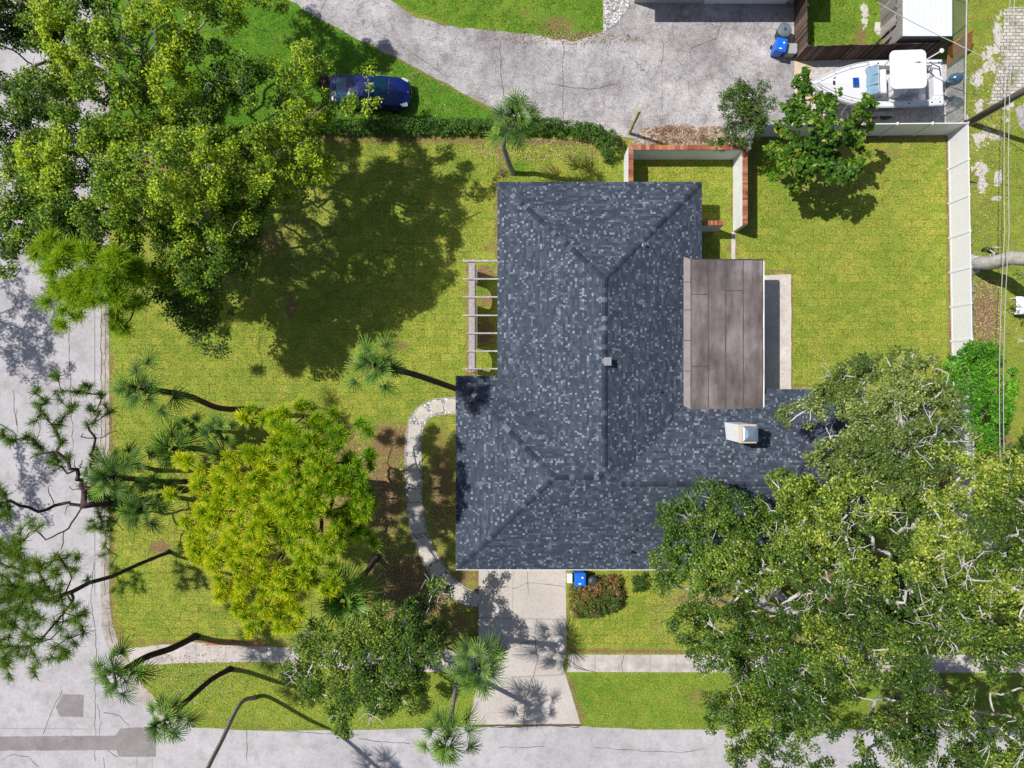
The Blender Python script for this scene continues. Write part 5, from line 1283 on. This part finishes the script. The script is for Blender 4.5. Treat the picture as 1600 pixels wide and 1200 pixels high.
# real grass blades over the turf
def grass(name, polys, dens, mat, seed, Lb=.11, hole=()):
    rng = np.random.default_rng(seed); out = []
    for pl in polys:
        xs = [p[0] for p in pl]; ys = [p[1] for p in pl]; x0, x1, y0, y1 = max(min(xs), -60), min(max(xs), 1660), max(min(ys), -60), min(max(ys), 1260)
        n = int((x1-x0)*(y1-y0)*(H/F)**2*dens); q = np.stack([rng.uniform(x0, x1, n), rng.uniform(y0, y1, n)], 1)
        out.append(q[sdf(pl, q[:, 0], q[:, 1]) < rng.uniform(-1, 1.5, n)])
    q = np.vstack(out)
    for h in hole: q = q[sdf(h, q[:, 0], q[:, 1]) > rng.uniform(-1.2, .6, len(q))]
    W3 = np.stack([(q[:, 0]-800)*H/F, (600-q[:, 1])*H/F, np.zeros(len(q))], 1)
    gx, gy, gs, sg = SOILG
    so_ = sg[np.clip(((W3[:, 1]-gy)/gs).astype(int), 0, sg.shape[0]-1), np.clip(((W3[:, 0]-gx)/gs).astype(int), 0, sg.shape[1]-1)]
    so_ = so_+(field(W3, rng, .5, 20)-.5)*.7
    W3 = W3[so_+rng.normal(0, .12, len(W3)) < .42]
    fz = field(W3, rng, .22, 30)
    W3, fz = W3[fz > .22], fz[fz > .22]; n = len(W3)
    d = rng.normal(0, 1, (n, 3)); d[:, 2] = .35+.3*rng.uniform(0, 1, n); d /= np.linalg.norm(d, axis=1)[:, None]
    s = np.cross(d, rng.normal(0, 1, (n, 3))); s /= np.linalg.norm(s, axis=1)[:, None]
    ll = Lb*rng.uniform(.6, 1.3, (n, 1)); wd = .022
    V = np.stack([W3-s*wd*.5, W3+s*wd*.5, W3+d*ll+s*wd*.2, W3+d*ll-s*wd*.2], 1).reshape(-1, 3)
    v = np.clip(.25+.5*fz+rng.normal(0, .2, n), 0, 1)
    tag(np_mesh(name, V, 4, M[mat], None, {'v': np.repeat(v, 4)}), kind='stuff')
HOLES = [[(x, y) for x, y in R_+L_[::-1]], [(748, 880), (885, 880), (885, 1022), (748, 1022)], [(1150, 431), (1236, 429), (1236, 612), (1150, 612)], [(712, 590), (1350, 606), (1350, 890), (712, 890)], [(783, 295), (1090, 295), (1090, 600), (783, 600)]]
grass('sod_grass', [LAWN], 120, 'grass_sod', 81, hole=HOLES)
grass('verge_grass', [VERGE, VERGE2, [(1508, -60), (1650, -60), (1650, 1000), (1508, 1000)]], 120, 'grass_sod', 82, hole=[[(1568, 14), (1700, 10), (1700, 120), (1590, 150), (1545, 165), (1556, 120), (1564, 60)]])
grass('lush_grass', [NEIGH, TOPG, YARD], 160, 'grass_lush', 83, .12, hole=[APRON, [(160, -60), (330, -60), (330, 220), (160, 220)]])
# leaf litter below the trees
rng = np.random.default_rng(9)
pc = []
for (cx, cy, rx, ry, n) in ((640, 850, 70, 130, 2500), (500, 740, 90, 80, 900), (1100, 960, 90, 60, 1200), (1540, 500, 30, 70, 1500), (880, 60, 120, 10, 500), (850, 235, 120, 18, 700), (1300, 270, 90, 40, 500), (420, 340, 120, 120, 1600), (1540, 250, 40, 180, 900), (300, 1060, 90, 40, 500), (1350, 800, 250, 300, 3000), (815, 1138, 90, 5, 500), (620, 150, 100, 40, 300)):
    a = rng.uniform(0, 6.28, n); q = np.sqrt(rng.uniform(0, 1, n)); pc.append(np.stack([cx+rx*q*np.cos(a), cy+ry*q*np.sin(a)], 1))
pc = np.vstack(pc); dS = sdf(STREET, pc[:, 0], pc[:, 1]); pc = pc[dS > 4]
C = np.stack([(pc[:, 0]-800)*H/F, (600-pc[:, 1])*H/F, np.full(len(pc), .03)], 1)
V, v = leaves(C, 1, .001, .09, .05, rng, 1.6, None, .9)
tag(np_mesh('leaf_litter', V, 4, leafmat('dry_fallen_leaf', [(0, (.10, .055, .025)), (.5, (.30, .20, .11)), (1, (.50, .42, .28))], .05), None, {'v': v}), kind='stuff')
print('LEAF FACES', sum(len(o.data.polygons) for o in bpy.data.objects if o.name.startswith('crown') and o.type == 'MESH'))
# ---------------------------------------------------------------- car
def make_car():
    t = thing('parked_car', 'dark blue saloon car parked on the shaded grass beside the hedge', 'car', (0, 0, 0))
    # x forward; sections (x, half width, z bottom, z shoulder, z top, top half width)
    ST = [(-2.33, .60, .42, .62, .72, .50), (-2.28, .76, .30, .70, .90, .64), (-2.10, .84, .25, .74, .97, .74), (-1.6, .88, .22, .76, 1.00, .78), (-.9, .895, .20, .76, 1.00, .80), (0, .90, .20, .76, .99, .80), (.8, .895, .20, .75, .97, .79), (1.3, .885, .22, .73, .94, .77), (1.8, .86, .24, .69, .86, .70), (2.15, .78, .28, .62, .76, .58), (2.32, .58, .34, .54, .64, .40)]
    mb = MB(); rings = []
    for x, hw, zb, zs, zt, tw in ST:
        rings.append([(x, -hw*.93, zb), (x, -hw, zb+.16), (x, -hw, zs), (x, -(hw+tw)/2-.012, zt-.06), (x, -tw, zt), (x, -tw*.5, zt+.022), (x, 0, zt+.032), (x, tw*.5, zt+.022), (x, tw, zt), (x, (hw+tw)/2+.012, zt-.06), (x, hw, zs), (x, hw, zb+.16), (x, hw*.93, zb)])
    m = len(rings[0]); vs = [p for r in rings for p in r]; fs = []
    for i in range(len(rings)-1):
        for k in range(m-1): fs.append((i*m+k, i*m+k+1, (i+1)*m+k+1, (i+1)*m+k)[::-1])
        fs.append((i*m+m-1, i*m, (i+1)*m, (i+1)*m+m-1)[::-1])
    fs += [tuple(range(m)), tuple(range((len(rings)-1)*m, len(rings)*m))[::-1]]
    mb.add(vs, [f[::-1] for f in fs]); body = mb.build('body', M['carblue'], t, smooth=True)
    sb = body.modifiers.new('s', 'SUBSURF'); sb.levels = 2; sb.render_levels = 2
    # cabin
    gb = MB()
    B = [(-1.95, .66), (-1.55, .735), (-.6, .765), (.45, .765), (1.05, .72)]; T = [(-1.15, .50), (-.95, .56), (-.5, .585), (.12, .585), (.30, .54)]
    zb, ztp = .99, 1.43
    vs = []
    for (x, y) in B: vs += [(x, -y, zb-.03), (x, y, zb-.03)]
    for i, (x, y) in enumerate(T): vs += [(x, -y, ztp-(.03 if i in (0, 4) else 0)), (x, y, ztp-(.03 if i in (0, 4) else 0))]
    fs = []
    for i in range(4): fs += [(2*i, 2*i+2, 10+2*i+2, 10+2*i), (2*i+3, 2*i+1, 10+2*i+1, 10+2*i+3), (10+2*i, 10+2*i+2, 10+2*i+3, 10+2*i+1)]
    fs += [(1, 0, 10, 11), (8, 9, 19, 18)]
    gb.add(vs, fs); cab = gb.build('cabin', M['carblue'], t, smooth=True); bv = cab.modifiers.new('b', 'BEVEL'); bv.width = .05; bv.segments = 3
    def pane(name, q, off=.03, inset=.10, mat='carglass', par=None):
        q = [Vector(p) for p in q]; c = sum(q, Vector())/4; n = (q[1]-q[0]).cross(q[3]-q[0]).normalized()
        if n.z < 0: n = -n
        q = [p+(c-p)*inset for p in q]; mm = MB(); mm.add([p+n*off for p in q]+[p+n*(off-.02) for p in q], [(0, 1, 2, 3), (7, 6, 5, 4), (0, 4, 5, 1), (1, 5, 6, 2), (2, 6, 7, 3), (3, 7, 4, 0)])
        return mm.build(name, M[mat], par or t)
    pane('windshield', [(1.02, -.70, .985), (1.02, .70, .985), (.31, .54, 1.41), (.31, -.54, 1.41)], .012, .07)
    pane('rear_window', [(-1.92, -.64, .99), (-1.92, .64, .99), (-1.14, .5, 1.41), (-1.14, -.5, 1.41)], .012, .10)
    for s in (-1, 1):
        pane('side_window', [(-.55, s*.765, 1.0), (.75, s*.75, 1.0), (.12, s*.585, 1.42), (-.5, s*.585, 1.42)], .012, .10)
        pane('side_window', [(-1.5, s*.735, 1.0), (-.62, s*.765, 1.0), (-.55, s*.585, 1.42), (-.98, s*.555, 1.42)], .012, .12)
        m_ = MB(); m_.box((.72, s*.98, .98), (.12, .20, .13)); mi = m_.build('wing_mirror', M['carblue'], t, bevel=.03)
        m_ = MB(); m_.add([(2.18, s*.74, .66), (1.86, s*.84, .76), (1.78, s*.72, .86), (2.14, s*.56, .765)], [(0, 1, 2, 3) if s > 0 else (3, 2, 1, 0)])
        m_.v = [(a+.015, b+s*.012, c+.022) for a, b, c in m_.v]; m_.build('headlight', M['lampglass'], t)
        m_ = MB(); m_.box((-2.26, s*.62, .78), (.12, .26, .14)); m_.build('tail_light', M['redglass'], t, bevel=.02)
        m_ = MB(); m_.box((-.05, s*.905, .84), (.17, .03, .03)); m_.build('door_handle', M['chrome'], t)
        for x in (-1.42, 1.42):
            w_ = MB(); w_.lathe([(.20, -.1), (.30, -.1), (.325, -.06), (.325, .06), (.30, .1), (.20, .1)], (0, 0, 0), 22); wo = w_.build('wheel', M['rubber'], t); wo.location = (x, s*.84, .325); wo.rotation_euler = (math.pi/2, 0, 0)
            r_ = MB(); r_.lathe([(.03, .095*1), (.2, .08), (.2, -.08), (.03, -.095)], (0, 0, 0), 16)
            for k in range(5):
                a = k*1.2566; r_.box((math.cos(a)*.11, math.sin(a)*.11, 0), (.18, .05, .20), a)
            r_.build('rim', M['galv'], wo)
    m_ = MB(); m_.box((2.36, 0, .5), (.03, .5, .12)); m_.build('grille', M['black'], t)
    m_ = MB(); m_.lathe([(.035, 0), (.03, .01)], (2.2, .0, .785), 8); m_.build('badge', M['chrome'], t)
    m_ = MB(); m_.box((1.12, 0, .972), (.05, 1.3, .02)); m_.build('wiper', M['black'], t)
    return t
car = make_car(); p = P(582, 151); car.location = (p.x, p.y, -.02); car.rotation_euler = (0, 0, -.03)

# ---------------------------------------------------------------- boat on a trailer
def make_boat():
    t = thing('motor_boat', 'white centre console motor boat with a hard top and blue outboard engine', 'boat', (0, 0, 0))
    L0 = 7.5; xs = np.linspace(0, 1, 15)   # 0 bow (x=0) -> 1 stern (x=L0)
    def hwid(u): return 1.27*(1-(1-min(1, u/.58))**2.3)*(1-.03*max(0, u-.7)/.3)+.02
    def zg(u): return 1.98-.30*min(1, u/.7)
    def zc(u): return 1.28-.42*min(1, u/.45)
    def zk(u): return 1.15-.60*min(1, (u/.4))**.6
    mb = MB(); R_ = []
    for u in xs:
        w_ = hwid(u); x = u*L0+(0 if u > .02 else 0)
        R_.append([(x, -w_, zg(u)), (x+.1*(1-u), -w_*.93, (zg(u)+zc(u))/2), (x+.25*(1-u), -w_*.80, zc(u)), (x+.35*(1-u), -w_*.42, (zc(u)+zk(u))/2-.03), (x+.45*(1-u), 0, zk(u)), (x+.35*(1-u), w_*.42, (zc(u)+zk(u))/2-.03), (x+.25*(1-u), w_*.80, zc(u)), (x+.1*(1-u), w_*.93, (zg(u)+zc(u))/2), (x, w_, zg(u))])
    m = 9; vs = [p for r in R_ for p in r]; fs = [(i*m+k, i*m+k+1, (i+1)*m+k+1, (i+1)*m+k) for i in range(len(xs)-1) for k in range(m-1)]
    fs.append(tuple(range((len(xs)-1)*m, len(xs)*m)))
    mb.add(vs, fs); mb.build('hull', M['gelcoat'], t, smooth=True)
    # rub rail
    for s in (-1, 1):
        rr = MB(); rr.tube([(u*L0, s*(hwid(u)+.015), zg(u)-.06) for u in np.linspace(0, 1, 24)], .03, 5); rr.build('rub_rail', M['gel2'], t)
    # gunwale deck ring and foredeck
    dk = MB()
    def inw(u): return max(0.0, hwid(u)-.28)
    us = np.linspace(.40, 1, 14)
    for a, b in zip(us, us[1:]):
        for s in (-1, 1):
            q = [(a*L0, s*hwid(a), zg(a)), (b*L0, s*hwid(b), zg(b)), (b*L0, s*inw(b), zg(b)+.02), (a*L0, s*inw(a), zg(a)+.02)]
            dk.face(q if s > 0 else q[::-1]); 
            q = [(a*L0, s*inw(a), zg(a)+.02), (b*L0, s*inw(b), zg(b)+.02), (b*L0, s*inw(b), 1.0), (a*L0, s*inw(a), 1.0)]
            dk.face(q[::-1] if s > 0 else q)
    us = np.linspace(0, .44, 12)
    for a, b in zip(us, us[1:]):
        for s in (-1, 1):
            wa_, wb_ = hwid(a), hwid(b); cr = .10
            q = [(a*L0, s*wa_, zg(a)), (b*L0, s*wb_, zg(b)), (b*L0, s*wb_*.72, zg(b)+.03), (a*L0, s*wa_*.72, zg(a)+.03)]
            dk.face(q[::-1] if s < 0 else q)
            q = [(a*L0, s*wa_*.72, zg(a)+.03), (b*L0, s*wb_*.72, zg(b)+.03), (b*L0, 0, zg(b)+.14), (a*L0, 0, zg(a)+.14)]
            dk.face(q[::-1] if s < 0 else q)
    a = .44; dk.add([(a*L0, -inw(a), 1.0), (a*L0, inw(a), 1.0), (a*L0, inw(a)+.2, zg(a)), (a*L0, 0, zg(a)+.14), (a*L0, -inw(a)-.2, zg(a))], [(0, 1, 2, 3, 4)])
    dk.build('deck', M['gelcoat'], t)
    f = MB(); f.prism([(a*L0, -inw(a)), (L0*.97, -inw(1)), (L0*.97, inw(1)), (a*L0, inw(a))], .96, 1.0); f.build('cockpit_floor', M['gel2'], t)
    f = MB(); f.box((L0-.25, 0, 1.36), (.5, 1.5, .66)); f.build('transom', M['gelcoat'], t, bevel=.04)
    for s in (-1, 1):
        f = MB(); f.box((L0-.28, s*.98, 1.52), (.62, .46, .36)); f.build('corner_box', M['gelcoat'], t, bevel=.05)
    f = MB(); f.box((2.42, 0, 2.09), (.32, .46, .04)); f.build('hatch', M['bluehatch'], t)
    # console, windscreen, seats
    f = MB(); f.box((3.75, 0, 1.55), (.9, 1.55, 1.1), 0, .86); con = f.build('console', M['gelcoat'], t, bevel=.06)
    for s in (-1, 0, 1):
        f = MB(); f.box((3.28, s*.52, 2.20), (.05, .48, .62), 0, 1, Matrix.Rotation(s*.25, 3, 'Z') @ Matrix.Rotation(.85, 3, 'Y')); f.build('windscreen', M['screen'], con)
    f = MB()
    for s in (-1, 1): f.tube([(3.05, s*.78, 1.98), (3.35, s*.75, 2.35), (3.62, s*.72, 2.42)], .022, 5)
    f.tube([(3.5, -.76, 2.44), (3.5, .76, 2.44)], .022, 5); f.build('screen_frame', M['galv'], con)
    f = MB(); f.box((5.05, 0, 1.38), (.55, 1.1, .75)); f.build('seat', M['cushion'], t, bevel=.07)
    f = MB(); f.box((5.95, 0, 1.22), (.8, .95, .42)); f.build('bait_box', M['gel2'], t, bevel=.05)
    f = MB(); f.box((5.3, -.1, 1.8), (.12, 1.0, .35)); f.build('backrest', M['cushion'], t, bevel=.05)
    for q in ((6.7, -.55, 1.03), (6.6, .45, 1.03), (6.3, -.8, 1.03)):
        f = MB(); f.box(q, (.42, .38, .03)); f.build('deck_hatch', M['gelcoat'], t)
    # hard top
    f = MB(); f.box((4.55, 0, 3.42), (1.95, 2.08, .10)); top = f.build('hard_top', M['gelcoat'], t); b = top.modifiers.new('b', 'BEVEL'); b.width = .0; 
    me = top.data; bm2 = bmesh.new(); bm2.from_mesh(me)
    vert_e = [e for e in bm2.edges if abs((e.verts[0].co-e.verts[1].co).z) > .05]
    bmesh.ops.bevel(bm2, geom=vert_e, offset=.28, segments=6, affect='EDGES', profile=.5); bm2.to_mesh(me); bm2.free()
    b.width = .03; b.segments = 3; b.limit_method = 'ANGLE'
    for s in (-1, 1):
        for xq in (3.9, 5.2):
            f = MB(); f.tube([(xq, s*.72, 1.4), (xq+.05, s*.82, 2.6), (xq+.1, s*.84, 3.36)], .028, 6); f.build('top_leg', M['galv'], t)
    f = MB(); f.box((5.05, .35, 3.49), (.34, .03, .03)); f.box((5.05, .35, 3.52), (.12, .05, .03)); f.build('antenna_mount', M['galv'], top)
    # bow rail
    for s in (-1, 1):
        f = MB(); us = np.linspace(.01, .42, 12); f.tube([(u*L0+.1, s*max(.02, hwid(u)*.90), zg(u)+.30-.15*(u > .4)) for u in us], .017, 5)
        for u in (.05, .16, .28, .42): f.tube([(u*L0+.1, s*max(.02, hwid(u)*.90), zg(u)), (u*L0+.1, s*max(.02, hwid(u)*.90), zg(u)+.3-.15*(u > .4))], .014, 4)
        f.build('bow_rail', M['galv'], t)
    for s, ux in ((1, .84), (-1, .80)):
        f = MB(); f.tube([(ux*L0, s*(inw(ux)+.12), zg(ux)), (ux*L0+.35*0+.55, s*(inw(ux)+.30), zg(ux)+1.0)], .035, 6); f.lathe([(.11, 0), (.13, .05), (.06, .08)], (ux*L0+.55, s*(inw(ux)+.30), zg(ux)+.98), 10); f.build('rod_holder', M['gelcoat'], t)
    f = MB()
    for (q, s) in ((.06, 0), (.5, 1), (.5, -1), (.9, 1), (.9, -1), (.96, 1), (.96, -1), (.73, -1), (.73, 1)):
        f.lathe([(.045, 0), (.035, .03)], (q*L0+.1, s*(hwid(q)-.15), zg(q)+.02), 8)
    for s in (-1, 1): f.box((.17*L0, s*.3, 2.02), (.16, .03, .03), s*.6)
    f.box((.16*L0, 0, 2.1), (.1, .18, .05)); f.build('cleat', M['black'], t)
    f = MB(); f.tube([(L0-.1, .35, 1.7), (L0-.3, .75, 1.9), (L0-.75, .9, 2.0), (L0-.8, .55, 1.8), (L0-.3, .3, 1.6)], .03, 6); f.build('engine_hose', M['darkbin'], t)
    # outboard
    ob = MB(); ob.lathe([(.05, -.38), (.26, -.34), (.32, -.1), (.31, .15), (.25, .32), (.12, .42), (.02, .44)], (L0+.48, 0, 2.0), 18, 1.35, .92); e = ob.build('outboard_engine', M['outboard'], t, smooth=True)
    e.data.transform(Matrix.Translation((L0+.48, 0, 2.0)) @ Matrix.Rotation(.12, 4, 'Z') @ Matrix.Rotation(-.3, 4, 'Y') @ Matrix.Translation((-L0-.48, 0, -2.0)))
    lg = MB(); lg.box((L0+.5, 0, 1.25), (.34, .20, 1.3), 0, .8); lg.box((L0+.5, 0, .55), (.6, .1, .3)); lg.lathe([(.15, -.02), (.15, .02)], (L0+.82, 0, .55), 8, .2, 1); lg.build('engine_leg', M['outboard'], e)
    return t
boat = make_boat()
p0, p1 = P(1267, 131, 1.9), P(1476, 126, 1.75)
boat.location = (p0.x, p0.y-.05, 0); boat.rotation_euler = (0, 0, math.atan2(p1.y-p0.y, p1.x-p0.x)-.0)
# trailer
tr = thing('boat_trailer', 'galvanised twin axle trailer carrying the white boat', 'trailer', tuple(boat.location)); tr.rotation_euler = boat.rotation_euler
f = MB()
for s in (-1, 1): f.box((4.2, s*.75, .48), (6.4, .08, .12))
for x in (1.4, 3, 5, 7): f.box((x, 0, .50), (.08, 1.5, .10))
f.box((.2, 0, .46), (2.2, .1, .12)); f.build('frame', M['galv'], tr)
for s in (-1, 1):
    for x in (4.15, 5.05):
        w_ = MB(); w_.lathe([(.18, -.1), (.30, -.1), (.33, -.06), (.33, .06), (.30, .1), (.18, .1)], (0, 0, 0), 20); wo = w_.build('wheel', M['rubber'], tr); wo.location = (x, s*1.30, .33); wo.rotation_euler = (math.pi/2, 0, 0)
        r_ = MB(); r_.lathe([(.03, .09), (.19, .075), (.19, -.075), (.03, -.09)], (0, 0, 0), 14); r_.build('rim', M['gel2'], wo)
    g_ = MB()
    for k in range(9):
        a0 = math.pi*k/9; a1 = math.pi*(k+1)/9
        g_.add([(4.6+.95*math.cos(a), s*1.30+d_, .33+.42*math.sin(a)) for a in (a0, a1) for d_ in (-.13, .13)], [(0, 1, 3, 2)])
    g_.build('mudguard', M['galv'], tr)
# ladder lying behind the boat
ld = MB()
for s in (-1, 1): ld.box((s*.24, 0, .03), (.05, 2.3, .06))
for i in range(8): ld.tube([(-.24, -1.0+i*.28, .03), (.24, -1.0+i*.28, .03)], .018, 5)
o = ld.build('ladder', M['galv']); p = P(1462, 177); o.location = (p.x, p.y, .25); o.rotation_euler = (.2, 0, -.95); tag(o, 'short aluminium ladder on the gravel behind the boat stern', 'ladder')

# ---------------------------------------------------------------- bins
def wheelie(loc, rz, mat, label, lean=0):
    t = thing('wheelie_bin', label, 'bin', loc, rz)
    b = MB(); b.box((0, 0, .50), (.50, .56, .88), 0, 1.16); b.build('body', mat, t, bevel=.03)
    l = MB(); l.box((0, -.02, 1.0), (.64, .74, .06)); l.box((0, -.04, 1.045), (.5, .54, .03)); li = l.build('lid', mat, t, bevel=.02)
    e = MB(); e.lathe([(.055, 0), (.05, .012)], (.13, .10, 1.062), 12); e.build('emblem', M['white'], li)
    e = MB(); e.box((-.02, -.25, 1.063), (.16, .06, .006)); e.build('emblem', M['white'], li)
    h = MB(); h.tube([(-.24, .40, .95), (.24, .40, .95)], .02, 6); h.build('handle', mat, t)
    for s in (-1, 1):
        w_ = MB(); w_.lathe([(.1, -.03), (.1, .03)], (0, 0, 0), 14); wo = w_.build('wheel', M['rubber'], t); wo.location = (s*.29, .26, .1); wo.rotation_euler = (0, math.pi/2, 0)
    return t
p = P(1210, 83); wheelie((p.x, p.y, .01), -.18, M['bluebin'], 'bright blue wheelie bin in front of the dark plank fence')
p = P(905, 899, .5); wheelie((p.x, p.y-.08, .0), 0, M['bluebin'], 'bright blue wheelie bin against the house beside the driveway')
def roundbin(loc, mat, label, r=.33, dome=.05):
    t = thing('round_bin', label, 'bin', loc)
    b = MB(); b.lathe([(r*.78, 0), (r*.8, .02), (r*.98, .74), (r*.93, .74), (r*.75, .05)], (0, 0, 0), 24); b.build('body', M['darkbin'], t)
    l = MB(); l.lathe([(r*1.06, .73), (r*1.08, .77), (r*1.0, .79), (r*.93, .775), (r*.85, .79+dome*.5), (r*.4, .79+dome), (.02, .79+dome)], (0, 0, 0), 28); li = l.build('lid', mat, t, smooth=False)
    h = MB(); h.box((0, 0, .80+dome), (.13, .15, .03)); h.build('handle', M['darkbin'], li)
    for s in (-1, 1):
        h = MB(); h.box((s*r*1.08, 0, .66), (.05, .12, .05)); h.build('side_handle', M['darkbin'], t)
    return t
p = P(1218, 57); roundbin((p.x, p.y, .01), M['greybin'], 'round grey lidded dustbin next to the blue bin by the plank fence', .38)
p = P(924, 903); roundbin((p.x, p.y, 0), M['darkbin'], 'round charcoal dustbin with a domed lid beside the croton hedge', .30, .12)
t = thing('storage_box', 'small grey plastic box between the blue bin and the fence corner', 'box', (*P(1230, 84)[:2], .01))
b = MB(); b.box((0, 0, .3), (.52, .50, .6), 0, 1.05); b.build('body', M['greybox'], t, bevel=.02)
b = MB(); b.box((0, 0, .62), (.60, .58, .05)); b.box((.27, 0, .67), (.06, .5, .06)); b.build('lid', M['greybox'], t, bevel=.01)
# pale box next to the blue bin at the drive
b = MB(); b.box((0, 0, .18), (.30, .55, .36)); o = b.build('white_crate', M['white'], bevel=.02); p = P(889.5, 901); o.location = (p.x, p.y, .01); tag(o, 'small white crate between the driveway and the blue bin', 'crate')

# ---------------------------------------------------------------- posts, pole, cables
b = MB(); b.box((0, 0, 1.65), (.14, .12, 3.3)); b.box((0, 0, 3.32), (.17, .15, .05)); o = b.build('wooden_post', M['yellowwood']); p = P(983, 208); o.location = p; o.rotation_euler = (0, 0, .3); tag(o, 'pale yellow wooden post standing in the gravel above the walled court', 'post')
pt = P(1513, 192); up_ = thing('utility_pole', 'tall wooden utility pole behind the white fence corner', 'pole', pt)
b = MB(); b.tube([(0, 0, 0), (0, 0, 5), (0, 0, 10.5)], [.17, .145, .12], 12); b.build('pole', M['pole'], up_, smooth=True)
b = MB(); b.tube([(-.12, .12, 0), (-.11, .11, 10.2)], .04, 6); b.tube([(.10, -.14, 0), (.09, -.12, 10.2)], .05, 6); b.build('conduit', M['galv'], up_)
b = MB(); b.box((0, 0, 9.9), (.1, 2.2, .12)); b.build('crossarm', M['pole'], up_)
for k in (-.9, 0, .9):
    b = MB(); b.lathe([(.03, 0), (.06, .05), (.03, .1), (.06, .15), (.02, .18)], (0, k, 9.96), 8); b.build('insulator', M['greybox'], up_)
def cable(label, pts, r, mat, cat='cable'):
    o0 = Vector(pts[0]); m = MB(); out = []
    for a, b_ in zip(pts, pts[1:]):
        a, b_ = Vector(a), Vector(b_); L = (b_-a).length
        for j in range(10):
            t_ = j/10; q = a.lerp(b_, t_); q.z -= L*.02*4*t_*(1-t_); out.append(q-o0)
    out.append(Vector(pts[-1])-o0); m.tube(out, r, 6); o = m.build('overhead_cable', mat); o.location = o0; tag(o, label, cat); return o
cable('left strand of the twin overhead cables above the alley', [P(1583, -60, 7.2), P(1570, 360, 6.8), P(1566, 800, 6.8)], .018, M['cable'])
cable('right strand of the twin overhead cables above the alley', [P(1590, -60, 7.2), P(1577, 360, 6.8), P(1572, 800, 6.8)], .018, M['cable'])
cable('pale overhead cable crossing diagonally above the white roofed shed', [P(1370, 3, 5.2), P(1490, 66, 5.2), P(1680, 150, 7)], .020, M['cable'])
cable('thin drop wire running north above the alley', [P(1550, 60, 6), P(1584, 104, 6.4), P(1577, 148, 6.8)], .010, M['cabledark'])
gw = P(1509, 284)
cable('guy wire rising from the yellow guard behind the white fence', [gw, P(1524, 264, 1.3), P(1640, 140, 9)], .012, M['cable'], 'guy wire')
b = MB(); a = Vector((0, 0, 0)); d_ = (P(1527, 263, 1.6)-gw); b.tube([a, d_], .045, 8); o = b.build('guy_guard', M['yellow']); o.location = gw; tag(o, 'yellow plastic guard on the guy wire just outside the white fence', 'guard')
# oddments by the trunk
b = MB(); c = P(1542, 392, .8)
b.tube([(math.cos(a)*.30, .04*math.sin(3*a), math.sin(a)*.30+.55) for a in np.linspace(0, 6.28, 22)], .035, 6); t = thing('bicycle', 'black and white bicycle leaning on the thick grey trunk', 'bicycle', P(1540, 402))
b.build('wheel', M['rubber'], t).location = (-.1, .42, -.2)
b = MB(); b.tube([(math.cos(a)*.30, .04*math.sin(3*a), math.sin(a)*.30+.55) for a in np.linspace(0, 6.28, 22)], .035, 6); b.build('wheel', M['rubber'], t).location = (.05, -.35, -.2)
b = MB(); b.tube([(-.1, .42, .35), (.02, .1, .75), (.05, -.35, .35)], .03, 6); b.tube([(.02, .1, .75), (0, .1, .4), (.05, -.35, .35)], .025, 6); b.tube([(-.22, .42, .92), (.2, .40, .92)], .02, 6); b.tube([(-.1, .42, .35), (0, .38, .92)], .025, 6); b.build('frame', M['gelcoat'], t)
b = MB(); b.box((.03, -.05, .86), (.14, .25, .06)); b.build('saddle', M['black'], t, bevel=.02)
t = thing('garden_bench', 'white slatted bench under the cables at the right edge', 'bench', P(1582, 478))
b = MB(); b.box((.15, 0, .45), (.55, 1.0, .06)); b.build('seat', M['white'], t, bevel=.02)
b = MB(); b.box((.12, -.5, .62), (.7, .12, .4)); b.build('armrest', M['white'], t, bevel=.03)
b = MB()
for k in range(5): b.box((.45, -.4+k*.2, .75), (.05, .14, .55))
b.build('backrest', M['white'], t)
for q in ((-.08, -.42), (-.08, .42), (.4, -.42), (.4, .42)):
    b = MB(); b.box((q[0], q[1], .21), (.06, .06, .42)); b.build('leg', M['white'], t)
# loose twigs lying on the roof
for k, (x, y, z, an, ln) in enumerate([(1030, 895, 3.0, .5, 1.6), (1075, 880, 3.1, 2.2, 1.3), (1245, 622, 3.0, 1.2, .9), (1225, 615, 3.0, 1.9, .8), (775, 590, 3.0, 2.3, 1.0)][:0]): pass
